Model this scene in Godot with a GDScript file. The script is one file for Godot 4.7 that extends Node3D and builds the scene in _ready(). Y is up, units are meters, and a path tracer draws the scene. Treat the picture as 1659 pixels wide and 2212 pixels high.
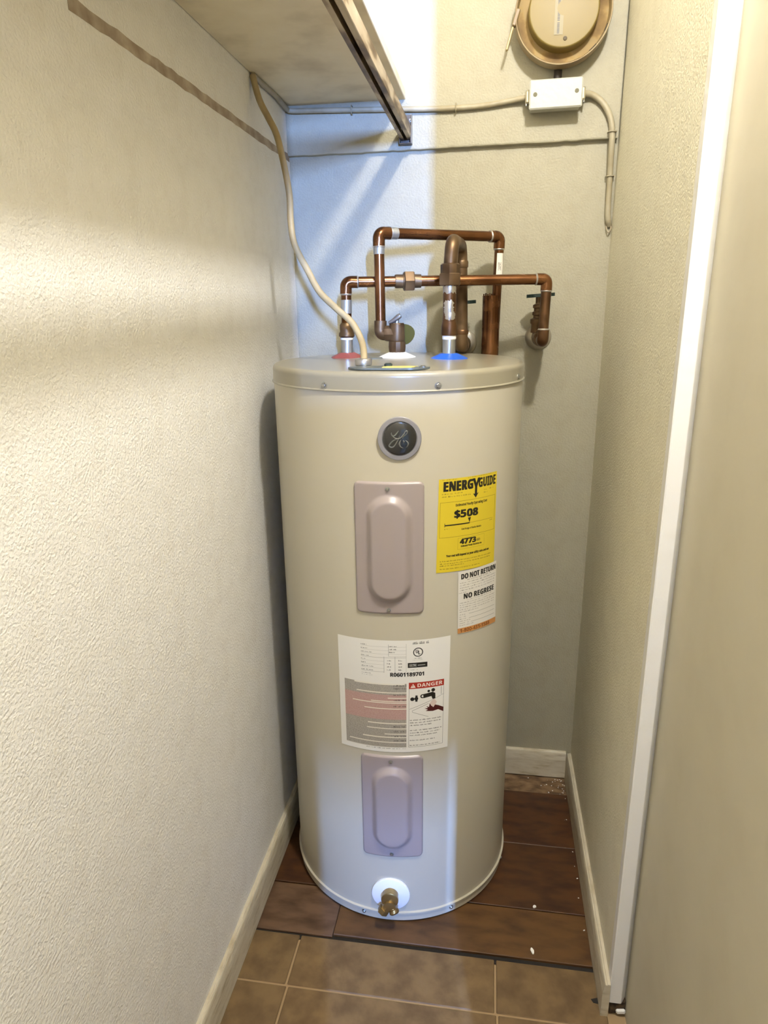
extends Node3D
# A closet with an electric water heater. Units are metres; the tank's axis is x = 0, the back wall's face is z = 0.

const TANK_Z := 0.3025
const TANK_R := 0.2604
const LID_Y := 1.2225
const XL := -0.2992
const XR := 0.4598
const XH := 0.4935
const ZJ := 0.716
const CEIL := 2.45

# ---------------------------------------------------------------- mesh builder
class B:
	var t := PackedVector3Array()
	var u := PackedVector2Array()

	func tri(a: Vector3, b: Vector3, c: Vector3, ua := Vector2.ZERO, ub := Vector2.ZERO, uc := Vector2.ZERO) -> void:
		t.append(a); t.append(b); t.append(c)
		u.append(ua); u.append(ub); u.append(uc)

	func quad(a: Vector3, b: Vector3, c: Vector3, d: Vector3) -> void:
		tri(a, b, c)
		tri(a, c, d)

	func flip(from: int) -> void:
		for i in range(from, t.size(), 3):
			var s := t[i + 1]; t[i + 1] = t[i + 2]; t[i + 2] = s
			var w := u[i + 1]; u[i + 1] = u[i + 2]; u[i + 2] = w

	func orient(from: int) -> void:
		var c := Vector3.ZERO
		for i in range(from, t.size()): c += t[i]
		c /= maxf(1.0, t.size() - from)
		var vol := 0.0
		for i in range(from, t.size(), 3): vol += (t[i] - c).dot((t[i + 1] - c).cross(t[i + 2] - c))
		if vol > 0.0: flip(from)

	func box(c: Vector3, s: Vector3, bev := 0.0, bs := Basis()) -> B:
		var h := s / 2.0
		bev = minf(bev, minf(h.x, minf(h.y, h.z)) * 0.98)
		var from := t.size()
		var p := func(sx: int, sy: int, sz: int, ax: int) -> Vector3:
			var v := Vector3(sx * (h.x - (0.0 if ax == 0 else bev)), sy * (h.y - (0.0 if ax == 1 else bev)), sz * (h.z - (0.0 if ax == 2 else bev)))
			return c + bs * v
		for s1 in [-1, 1]:
			quad(p.call(s1, -1, -1, 0), p.call(s1, 1, -1, 0), p.call(s1, 1, 1, 0), p.call(s1, -1, 1, 0))
			quad(p.call(-1, s1, -1, 1), p.call(1, s1, -1, 1), p.call(1, s1, 1, 1), p.call(-1, s1, 1, 1))
			quad(p.call(-1, -1, s1, 2), p.call(1, -1, s1, 2), p.call(1, 1, s1, 2), p.call(-1, 1, s1, 2))
			if bev > 0.0:
				for s2 in [-1, 1]:
					quad(p.call(s1, s2, -1, 0), p.call(s1, s2, 1, 0), p.call(s1, s2, 1, 1), p.call(s1, s2, -1, 1))
					quad(p.call(s1, -1, s2, 0), p.call(s1, 1, s2, 0), p.call(s1, 1, s2, 2), p.call(s1, -1, s2, 2))
					quad(p.call(-1, s1, s2, 1), p.call(1, s1, s2, 1), p.call(1, s1, s2, 2), p.call(-1, s1, s2, 2))
					for s3 in [-1, 1]:
						tri(p.call(s1, s2, s3, 0), p.call(s1, s2, s3, 1), p.call(s1, s2, s3, 2))
		for i in range(from, t.size(), 3):
			if (t[i + 1] - t[i]).cross(t[i + 2] - t[i]).dot((t[i] + t[i + 1] + t[i + 2]) / 3.0 - c) > 0.0:
				var q := t[i + 1]; t[i + 1] = t[i + 2]; t[i + 2] = q
		return self

	# profile of (radius, height) pairs turned about the y axis of xf
	func lathe(prof: Array, seg := 32, xf := Transform3D(), phase := 0.0) -> B:
		var from := t.size()
		for k in prof.size() - 1:
			var p: Vector2 = prof[k]
			var q: Vector2 = prof[k + 1]
			for i in seg:
				var a := TAU * i / seg + phase
				var b := TAU * (i + 1) / seg + phase
				var pa := xf * Vector3(p.x * sin(a), p.y, p.x * cos(a))
				var pb := xf * Vector3(p.x * sin(b), p.y, p.x * cos(b))
				var qa := xf * Vector3(q.x * sin(a), q.y, q.x * cos(a))
				var qb := xf * Vector3(q.x * sin(b), q.y, q.x * cos(b))
				if p.x > 1e-6: tri(pa, pb, qb if q.x > 1e-6 else qa)
				if q.x > 1e-6: tri(pa, qb, qa)
		orient(from)
		return self

	func tube(path: Array, r: float, seg := 20, caps := true, rs: Array = []) -> B:
		var from := t.size()
		var n := path.size()
		var rings := []
		var up := Vector3.ZERO
		for i in n:
			var d: Vector3 = ((path[mini(i + 1, n - 1)] as Vector3) - (path[maxi(i - 1, 0)] as Vector3)).normalized()
			if up == Vector3.ZERO: up = d.cross(Vector3(0.31, 0.57, 0.76)).normalized()
			up = (up - d * up.dot(d)).normalized()
			var w := d.cross(up)
			var ring := PackedVector3Array()
			var rr: float = rs[i] if rs.size() == n else r
			for k in seg:
				var a := TAU * k / seg
				ring.append((path[i] as Vector3) + (up * cos(a) + w * sin(a)) * rr)
			rings.append(ring)
		for i in n - 1:
			for k in seg:
				quad(rings[i][k], rings[i][(k + 1) % seg], rings[i + 1][(k + 1) % seg], rings[i + 1][k])
		if caps:
			for k in seg:
				tri(path[0], rings[0][(k + 1) % seg], rings[0][k])
				tri(path[n - 1], rings[n - 1][k], rings[n - 1][(k + 1) % seg])
		orient(from)
		return self

	# a flat outline (x, y) given thickness along z
	func plate(outline: PackedVector2Array, th: float, xf := Transform3D()) -> B:
		var from := t.size()
		var ix := Geometry2D.triangulate_polygon(outline)
		for i in range(0, ix.size(), 3):
			var a := outline[ix[i]]; var b := outline[ix[i + 1]]; var c := outline[ix[i + 2]]
			tri(xf * Vector3(a.x, a.y, th), xf * Vector3(b.x, b.y, th), xf * Vector3(c.x, c.y, th))
			tri(xf * Vector3(a.x, a.y, 0), xf * Vector3(c.x, c.y, 0), xf * Vector3(b.x, b.y, 0))
		# make both caps agree with the sides
		var area := 0.0
		for i in outline.size():
			area += outline[i].cross(outline[(i + 1) % outline.size()])
		if ix.size() >= 3:
			var tri_area := (outline[ix[1]] - outline[ix[0]]).cross(outline[ix[2]] - outline[ix[0]])
			if tri_area * area < 0.0: flip(from)
		for i in outline.size():
			var a := outline[i]; var b := outline[(i + 1) % outline.size()]
			quad(xf * Vector3(a.x, a.y, 0), xf * Vector3(b.x, b.y, 0), xf * Vector3(b.x, b.y, th), xf * Vector3(a.x, a.y, th))
		orient(from)
		return self

	# a grid of points f(u, v) with texture coordinates, seen from the side that its normal faces
	func sheet(nu: int, nv: int, f: Callable) -> B:
		var pts := []
		for j in nv + 1:
			var row := PackedVector3Array()
			for i in nu + 1: row.append(f.call(float(i) / nu, float(j) / nv))
			pts.append(row)
		for j in nv:
			for i in nu:
				var a := Vector2(float(i) / nu, float(j) / nv)
				var d := Vector2(float(i + 1) / nu, float(j + 1) / nv)
				tri(pts[j][i], pts[j][i + 1], pts[j + 1][i + 1], a, Vector2(d.x, a.y), d)
				tri(pts[j][i], pts[j + 1][i + 1], pts[j + 1][i], a, d, Vector2(a.x, d.y))
		return self

	func mesh(angle := 42.0) -> ArrayMesh:
		var nf := t.size() / 3
		var fn := PackedVector3Array()
		var at := {}
		for f in nf:
			var m := -(t[f * 3 + 1] - t[f * 3]).cross(t[f * 3 + 2] - t[f * 3])
			fn.append(m)
			for k in 3:
				var key := Vector3i((t[f * 3 + k] * 50000.0).round())
				if at.has(key): at[key].append(f)
				else: at[key] = [f]
		var lim := cos(deg_to_rad(angle))
		var un := PackedVector3Array()
		for m in fn: un.append(m.normalized())
		var nn := PackedVector3Array()
		for i in t.size():
			var f := i / 3
			var s := Vector3.ZERO
			for g in at[Vector3i((t[i] * 50000.0).round())]:
				if un[f].dot(un[g]) > lim: s += fn[g]
			nn.append(s.normalized() if s.length_squared() > 0.0 else Vector3.UP)
		var arr := []
		arr.resize(Mesh.ARRAY_MAX)
		arr[Mesh.ARRAY_VERTEX] = t
		arr[Mesh.ARRAY_NORMAL] = nn
		arr[Mesh.ARRAY_TEX_UV] = u
		var am := ArrayMesh.new()
		am.add_surface_from_arrays(Mesh.PRIMITIVE_TRIANGLES, arr)
		return am

# ---------------------------------------------------------------- printed labels
class Canvas:
	var im: Image
	var w: int
	var h: int

	func _init(ww: int, hh: int, col: Color) -> void:
		w = ww; h = hh
		im = Image.create(w, h, false, Image.FORMAT_RGB8)
		im.fill(col)

	func rect(x0: float, y0: float, x1: float, y1: float, col: Color) -> void:
		im.fill_rect(Rect2i(Vector2i(int(x0 * w), int(y0 * h)), Vector2i(maxi(1, int((x1 - x0) * w)), maxi(1, int((y1 - y0) * h)))), col)

	func frame(x0: float, y0: float, x1: float, y1: float, px: float, col: Color) -> void:
		var a := px / w
		var b := px / h
		rect(x0, y0, x1, y0 + b, col); rect(x0, y1 - b, x1, y1, col)
		rect(x0, y0, x0 + a, y1, col); rect(x1 - a, y0, x1, y1, col)

	func fill_tri(a: Vector2, b: Vector2, c: Vector2, col: Color) -> void:
		var lo := a.min(b).min(c)
		var hi := a.max(b).max(c)
		var d := (b - a).cross(c - a)
		if absf(d) < 1e-6: return
		for y in range(maxi(0, int(lo.y)), mini(h - 1, int(hi.y) + 1) + 1):
			for x in range(maxi(0, int(lo.x)), mini(w - 1, int(hi.x) + 1) + 1):
				var p := Vector2(x + 0.5, y + 0.5)
				var e1 := (b - a).cross(p - a) / d
				var e2 := (c - b).cross(p - b) / d
				var e3 := (a - c).cross(p - c) / d
				if e1 >= -0.001 and e2 >= -0.001 and e3 >= -0.001: im.set_pixel(x, y, col)

	func poly(pts: Array, col: Color) -> void:
		var pv := PackedVector2Array()
		for p in pts: pv.append(Vector2(p[0] * w, p[1] * h))
		var ix := Geometry2D.triangulate_polygon(pv)
		for i in range(0, ix.size(), 3): fill_tri(pv[ix[i]], pv[ix[i + 1]], pv[ix[i + 2]], col)

	func line(x0: float, y0: float, x1: float, y1: float, px: float, col: Color) -> void:
		var a := Vector2(x0 * w, y0 * h)
		var b := Vector2(x1 * w, y1 * h)
		var nrm := (b - a).orthogonal().normalized() * px / 2.0
		fill_tri(a + nrm, b + nrm, b - nrm, col)
		fill_tri(a + nrm, b - nrm, a - nrm, col)

	func disc(x: float, y: float, r: float, col: Color) -> void:
		var c := Vector2(x * w, y * h)
		var rp := r * w
		for k in 24:
			fill_tri(c, c + Vector2.from_angle(TAU * k / 24) * rp, c + Vector2.from_angle(TAU * (k + 1) / 24) * rp, col)

	func text(s: String, x0: float, y0: float, x1: float, y1: float, col: Color, fat := 0.0, bold := true, serif := false) -> void:
		var f := SystemFont.new()
		f.font_names = PackedStringArray(["Droid Serif" if serif else "Droid Sans"])
		f.font_weight = 700 if bold else 400
		var tm := TextMesh.new()
		tm.text = s
		tm.font = f
		tm.font_size = 48
		tm.depth = 0.0
		tm.pixel_size = 0.01
		tm.curve_step = 2.0
		var arr := tm.get_mesh_arrays()
		if arr.is_empty() or arr[Mesh.ARRAY_VERTEX] == null: return
		var v: PackedVector3Array = arr[Mesh.ARRAY_VERTEX]
		if v.is_empty(): return
		var lo := v[0]
		var hi := v[0]
		for p in v:
			lo = lo.min(p); hi = hi.max(p)
		var ix: PackedInt32Array = arr[Mesh.ARRAY_INDEX] if arr[Mesh.ARRAY_INDEX] != null else PackedInt32Array(range(v.size()))
		var size := hi - lo
		var q := PackedVector2Array()
		for p in v:
			q.append(Vector2((x0 + (p.x - lo.x) / size.x * (x1 - x0)) * w, (y1 - (p.y - lo.y) / size.y * (y1 - y0)) * h))
		for o in ([Vector2.ZERO] if fat <= 0.0 else [Vector2(-fat, -fat * 0.6), Vector2(fat, -fat * 0.6), Vector2(-fat, fat * 0.6), Vector2(fat, fat * 0.6), Vector2.ZERO]):
			for i in range(0, ix.size(), 3): fill_tri(q[ix[i]] + o, q[ix[i + 1]] + o, q[ix[i + 2]] + o, col)

	# a line of print too fine to read
	func fine(x0: float, x1: float, y: float, px: float, col: Color, rng: RandomNumberGenerator, density := 0.8) -> void:
		var x := x0 * w
		while x < x1 * w:
			var word := rng.randf_range(8.0, 26.0) * px / 6.0
			var e := x + word
			while x < minf(e, x1 * w):
				var lw := rng.randf_range(1.0, 2.6)
				if rng.randf() < density:
					var up := rng.randf_range(0.35, 1.0) * px
					im.fill_rect(Rect2i(int(x), int(y * h + px - up), maxi(1, int(lw)), maxi(1, int(up))), col)
				x += lw + 0.8
			x += px * 0.7

	func tex() -> ImageTexture:
		im.generate_mipmaps()
		return ImageTexture.create_from_image(im)

# ---------------------------------------------------------------- scene helpers
var mats := {}
var rng := RandomNumberGenerator.new()

func mat(col: Color, rough := 0.6, metal := 0.0) -> StandardMaterial3D:
	var m := StandardMaterial3D.new()
	m.albedo_color = col
	m.roughness = rough
	m.metallic = metal
	return m

func rgb(r: float, g: float, b: float) -> Color:
	return Color(r / 255.0, g / 255.0, b / 255.0)

func noise(freq: float, seed_: int, octaves := 4, size := 512, ramp: Array = [], kind := FastNoiseLite.TYPE_SIMPLEX_SMOOTH) -> NoiseTexture2D:
	var f := FastNoiseLite.new()
	f.noise_type = kind
	f.frequency = freq
	f.seed = seed_
	f.fractal_octaves = octaves
	var t := NoiseTexture2D.new()
	t.noise = f
	t.width = size
	t.height = size
	t.seamless = true
	if ramp.size():
		var g := Gradient.new()
		g.offsets = PackedFloat32Array(ramp.map(func(e): return e[0]))
		g.colors = PackedColorArray(ramp.map(func(e): return e[1]))
		t.color_ramp = g
	return t

func tri_world(m: StandardMaterial3D, scale: Vector3, world := true) -> StandardMaterial3D:
	m.uv1_triplanar = true
	m.uv1_world_triplanar = world
	m.uv1_scale = scale
	return m

func obj(called: String, b, material: Material, parent: Node = self, angle := 42.0) -> MeshInstance3D:
	var o := MeshInstance3D.new()
	o.name = called
	o.mesh = b.mesh(angle) if b is B else b
	o.material_override = material
	parent.add_child(o, true)
	return o

func struct(called: String, b, material: Material) -> MeshInstance3D:
	var o := obj(called, b, material)
	o.set_meta("kind", "structure")
	return o

func tag(o: Node, label: String, category: String, group := "") -> Node:
	o.set_meta("label", label)
	o.set_meta("category", category)
	if group: o.set_meta("group", group)
	return o

func thing(called: String, at: Vector3, label: String, category: String, group := "") -> Node3D:
	var o := Node3D.new()
	o.name = called
	o.position = at
	add_child(o, true)
	tag(o, label, category, group)
	return o

func up_to(d: Vector3, at: Vector3) -> Transform3D:      # y axis turned to d, origin at `at`
	var y := d.normalized()
	var x := y.cross(Vector3.FORWARD if absf(y.z) < 0.9 else Vector3.RIGHT).normalized()
	return Transform3D(Basis(x, y, x.cross(y)), at)

func rounded(pts: Array, r: float, steps := 8) -> Array:   # polyline with rounded corners
	var out := [pts[0]]
	for i in range(1, pts.size() - 1):
		var p: Vector3 = pts[i]
		var a: Vector3 = (pts[i - 1] - p)
		var b: Vector3 = (pts[i + 1] - p)
		var d := minf(r, minf(a.length(), b.length()) * 0.49)
		var pa := p + a.normalized() * d
		var pb := p + b.normalized() * d
		for k in steps + 1:
			var s := float(k) / steps
			out.append(pa.lerp(p, s).lerp(p.lerp(pb, s), s))
	out.append(pts[-1])
	return out

func smooth_path(pts: Array, bake := 0.012) -> Array:
	var c := Curve3D.new()
	c.bake_interval = bake
	for i in pts.size():
		var p: Vector3 = pts[i]
		var tan_: Vector3 = ((pts[mini(i + 1, pts.size() - 1)] as Vector3) - (pts[maxi(i - 1, 0)] as Vector3)) / 6.0
		c.add_point(p, -tan_, tan_)
	return Array(c.get_baked_points())

func on_tank(deg: float, y: float, out := 0.0) -> Vector3:
	var a := deg_to_rad(deg)
	return Vector3(sin(a) * (TANK_R + out), y, TANK_Z + cos(a) * (TANK_R + out))

func tank_frame(deg: float, y: float, out := 0.0) -> Transform3D:   # y axis points out of the tank, z axis points down
	var a := deg_to_rad(deg)
	var n := Vector3(sin(a), 0, cos(a))
	return Transform3D(Basis(Vector3(cos(a), 0, -sin(a)), n, Vector3(0, -1, 0)), on_tank(deg, y, out))

func sticker(corners: Array, out: float, nu := 16, nv := 8) -> B:   # corners: [deg, y] of TL, TR, BL, BR
	var b := B.new()
	return b.sheet(nu, nv, func(u: float, v: float) -> Vector3:
		var top: Vector2 = corners[0].lerp(corners[1], u)
		var bot: Vector2 = corners[2].lerp(corners[3], u)
		var q := top.lerp(bot, v)
		return on_tank(q.x, q.y, out))

func lamp(called: String, at: Vector3, r: float, col: Color, energy: float, glow: float, label: String, category: String) -> Node3D:
	var t := thing(called, at, label, category)
	var m := mat(Color(1, 1, 1), 0.5)
	m.emission_enabled = true
	m.emission = col
	m.emission_energy_multiplier = glow
	var prof := []
	for k in 13: prof.append(Vector2(r * 1.12 * sin(PI * k / 12), -r * 1.12 * cos(PI * k / 12)))
	obj("bulb", B.new().lathe(prof, 24), m, t, 60)
	var l := OmniLight3D.new()
	l.name = "light"
	l.light_color = col
	l.light_energy = energy
	l.light_size = r
	l.omni_range = 12.0
	l.omni_attenuation = 2.0
	l.shadow_enabled = true
	t.add_child(l)
	return t

# ---------------------------------------------------------------- scene
func _ready() -> void:
	rng.seed = 7
	var cam := Camera3D.new()
	cam.name = "camera"
	cam.transform = Transform3D(Basis(Vector3.UP, 0.15581) * Basis(Vector3.RIGHT, -0.29457) * Basis(Vector3.BACK, -0.01361), Vector3(0.1952, 1.33416, 1.7604))
	cam.fov = rad_to_deg(2.0 * atan(1106.0 / 1474.2))
	cam.near = 0.02
	cam.far = 50.0
	add_child(cam)
	cam.current = true
	var env := Environment.new()
	env.background_mode = Environment.BG_COLOR
	env.background_color = Color(0.5, 0.55, 0.62)
	env.tonemap_mode = Environment.TONE_MAPPER_LINEAR
	env.tonemap_exposure = 1.16
	env.sdfgi_enabled = true
	env.ssao_enabled = true
	env.ssil_enabled = true
	var we := WorldEnvironment.new()
	we.name = "environment"
	we.environment = env
	add_child(we)
	# the warm ceiling lamp in front of the closet, and the cool one in the next room, seen through the narrow opening
	var warm := lamp("ceiling_lamp", Vector3(0.432, 2.380, 1.24), 0.042, Color(0.99, 0.985, 0.985), 1.85, 3.0, "warm round ceiling lamp in front of the closet", "lamp")
	obj("base", B.new().lathe([Vector2(0, 0.069), Vector2(0.055, 0.069), Vector2(0.055, 0.058), Vector2(0.03, 0.050), Vector2(0.0, 0.048)], 32), mat(rgb(225, 222, 212), 0.5), warm)
	var cool := thing("tube_lamp", Vector3(0.93, 1.82, 4.42), "cool white upright tube lamp on the far wall of the next room", "lamp")
	cool.rotation.y = 0.22
	var glow := mat(Color(1, 1, 1), 0.5)
	glow.emission_enabled = true
	glow.emission = Color(0.49, 0.66, 1.0)
	glow.emission_energy_multiplier = 6.0
	obj("tube", B.new().box(Vector3.ZERO, Vector3(0.024, 0.26, 0.02), 0.006), glow, cool)
	obj("housing", B.new().box(Vector3(0, 0, 0.03), Vector3(0.05, 0.32, 0.036), 0.006), mat(rgb(225, 225, 222), 0.4), cool)
	var al := AreaLight3D.new()
	al.name = "light"
	al.area_size = Vector2(0.024, 0.26)
	al.position = Vector3(0, 0, -0.016)
	al.light_color = Color(0.49, 0.66, 1.0)
	al.light_energy = 50.0
	al.area_range = 14.0
	al.area_attenuation = 2.0
	al.shadow_enabled = true
	cool.add_child(al)
	make_materials()
	build_room()
	build_tank()
	build_pipes()
	build_shelf()
	build_wall_fittings()
	build_small_things()

func make_materials() -> void:
	# textured (knock-down) wall paint
	var grain := noise(0.05, 11, 4, 512)
	var wall := mat(rgb(230, 227, 219), 0.55)
	wall.metallic_specular = 0.4
	wall.heightmap_enabled = true
	wall.heightmap_texture = grain
	wall.heightmap_scale = 0.10
	wall.albedo_texture = noise(0.006, 5, 5, 512, [[0.0, Color(0.97, 0.965, 0.955)], [0.5, Color(0.99, 0.99, 0.985)], [1.0, Color(1, 1, 1)]])
	mats.wall = tri_world(wall, Vector3.ONE * 6.0)
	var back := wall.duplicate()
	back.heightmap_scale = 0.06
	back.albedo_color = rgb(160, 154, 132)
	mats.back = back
	var side := wall.duplicate()
	side.albedo_color = rgb(234, 228, 204)
	mats.side = side
	var plain := mat(rgb(228, 222, 206), 0.6)
	plain.albedo_texture = wall.albedo_texture
	mats.plain = tri_world(plain, Vector3.ONE * 1.7)
	var hall := plain.duplicate()
	hall.albedo_color = rgb(206, 198, 174)
	mats.hall = hall
	mats.white_paint = tri_world(mat(rgb(238, 236, 230), 0.45), Vector3.ONE * 4.0)
	mats.white_paint.heightmap_enabled = true
	mats.white_paint.heightmap_texture = noise(0.03, 21, 4, 256)
	mats.white_paint.heightmap_scale = 0.05
	var bb := mat(rgb(206, 198, 176), 0.5)
	bb.albedo_texture = noise(0.012, 31, 5, 512, [[0.0, Color(0.8, 0.76, 0.69)], [0.35, Color(0.94, 0.925, 0.9)], [1.0, Color(1, 1, 1)]])
	bb.heightmap_enabled = true
	bb.heightmap_texture = noise(0.02, 32, 5, 512)
	bb.heightmap_scale = 0.06
	mats.baseboard = tri_world(bb, Vector3(2, 9, 2))
	mats.bare_wood = tri_world(wood_mat(rgb(150, 122, 84), 33, [[0.0, Color(0.45, 0.38, 0.3)], [0.5, Color(0.85, 0.8, 0.74)], [1.0, Color(1, 1, 1)]], 0.75), Vector3(20, 6, 3))
	# floor
	mats.tile = []
	for k in 3:
		var t := mat([rgb(112, 90, 57), rgb(116, 93, 59), rgb(109, 87, 55)][k], 0.62)
		t.albedo_texture = noise(0.011, 40 + k, 6, 512, [[0.0, Color(0.76, 0.72, 0.66)], [0.45, Color(0.9, 0.885, 0.86)], [0.65, Color(0.97, 0.96, 0.94)], [1.0, Color(1.05, 1.04, 1.02)]])
		t.heightmap_enabled = true
		t.heightmap_texture = noise(0.02, 50, 5, 512)
		t.heightmap_scale = 0.06
		mats.tile.append(tri_world(t, Vector3.ONE * 2.6))
	mats.grout = tri_world(mat(rgb(150, 126, 92), 0.9), Vector3.ONE * 4.0)
	mats.plank = []
	for k in 4:
		mats.plank.append(tri_world(wood_mat([rgb(76, 46, 18), rgb(76, 47, 18), rgb(100, 77, 58), rgb(92, 64, 32)][k], 60 + k, [[0.0, Color(0.62, 0.55, 0.48)], [0.35, Color(0.82, 0.78, 0.73)], [0.6, Color(0.95, 0.93, 0.9)], [1.0, Color(1.06, 1.02, 0.97)]], 0.5), Vector3(1.6, 3, 4.5)))
	mats.plank_grey = tri_world(wood_mat(rgb(128, 106, 78), 66, [[0.0, Color(0.5, 0.45, 0.4)], [0.5, Color(0.85, 0.8, 0.74)], [1.0, Color(1.1, 1.08, 1.05)]], 0.8), Vector3(3, 3, 6))
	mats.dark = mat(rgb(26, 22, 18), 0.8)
	# tank
	var enamel := mat(rgb(188, 181, 160), 0.33)
	mats.enamel = enamel
	var lid := mat(rgb(148, 141, 120), 0.3)
	lid.clearcoat_enabled = true
	lid.clearcoat = 0.5
	lid.clearcoat_roughness = 0.25
	mats.lid = lid
	var cover := mat(rgb(156, 144, 139), 0.33)
	mats.cover = cover
	mats.ring = mat(rgb(196, 196, 198), 0.4)
	mats.screw = mat(rgb(168, 168, 162), 0.3, 0.9)
	# pipes
	var cu := mat(rgb(134, 94, 62), 0.32, 0.85)
	cu.albedo_texture = noise(0.010, 71, 3, 256, [[0.0, Color(0.55, 0.48, 0.4)], [0.4, Color(0.76, 0.72, 0.66)], [0.7, Color(0.95, 0.92, 0.88)], [1.0, Color(1, 1, 0.96)]])
	cu.roughness_texture = noise(0.02, 72, 4, 256, [[0.0, Color(0.6, 0.6, 0.6)], [1.0, Color(1, 1, 1)]])
	mats.copper = tri_world(cu, Vector3.ONE * 3.5)
	var cud := mat(rgb(112, 84, 58), 0.42, 0.75)
	cud.albedo_texture = cu.albedo_texture
	mats.fitting = tri_world(cud, Vector3.ONE * 5.0)
	var brz := mat(rgb(118, 98, 74), 0.45, 0.7)
	brz.albedo_texture = cu.albedo_texture
	mats.bronze = tri_world(brz, Vector3.ONE * 5.0)
	mats.brass = mat(rgb(158, 132, 82), 0.36, 0.85)
	mats.solder = mat(rgb(186, 182, 174), 0.34, 0.85)
	mats.zinc = mat(rgb(178, 180, 176), 0.36, 0.85)
	mats.tape = mat(rgb(232, 230, 222), 0.7)

func wood_mat(col: Color, seed_: int, ramp: Array, rough: float) -> StandardMaterial3D:
	var m := mat(col, rough)
	m.albedo_texture = noise(0.01, seed_, 6, 512, ramp)
	m.heightmap_enabled = true
	m.heightmap_texture = m.albedo_texture
	m.heightmap_scale = 0.05
	return m

# ---------------------------------------------------------------- room
func wall_box(called: String, lo: Vector3, hi: Vector3, m: Material) -> MeshInstance3D:
	return struct(called, B.new().box((lo + hi) / 2, hi - lo), m)

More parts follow.
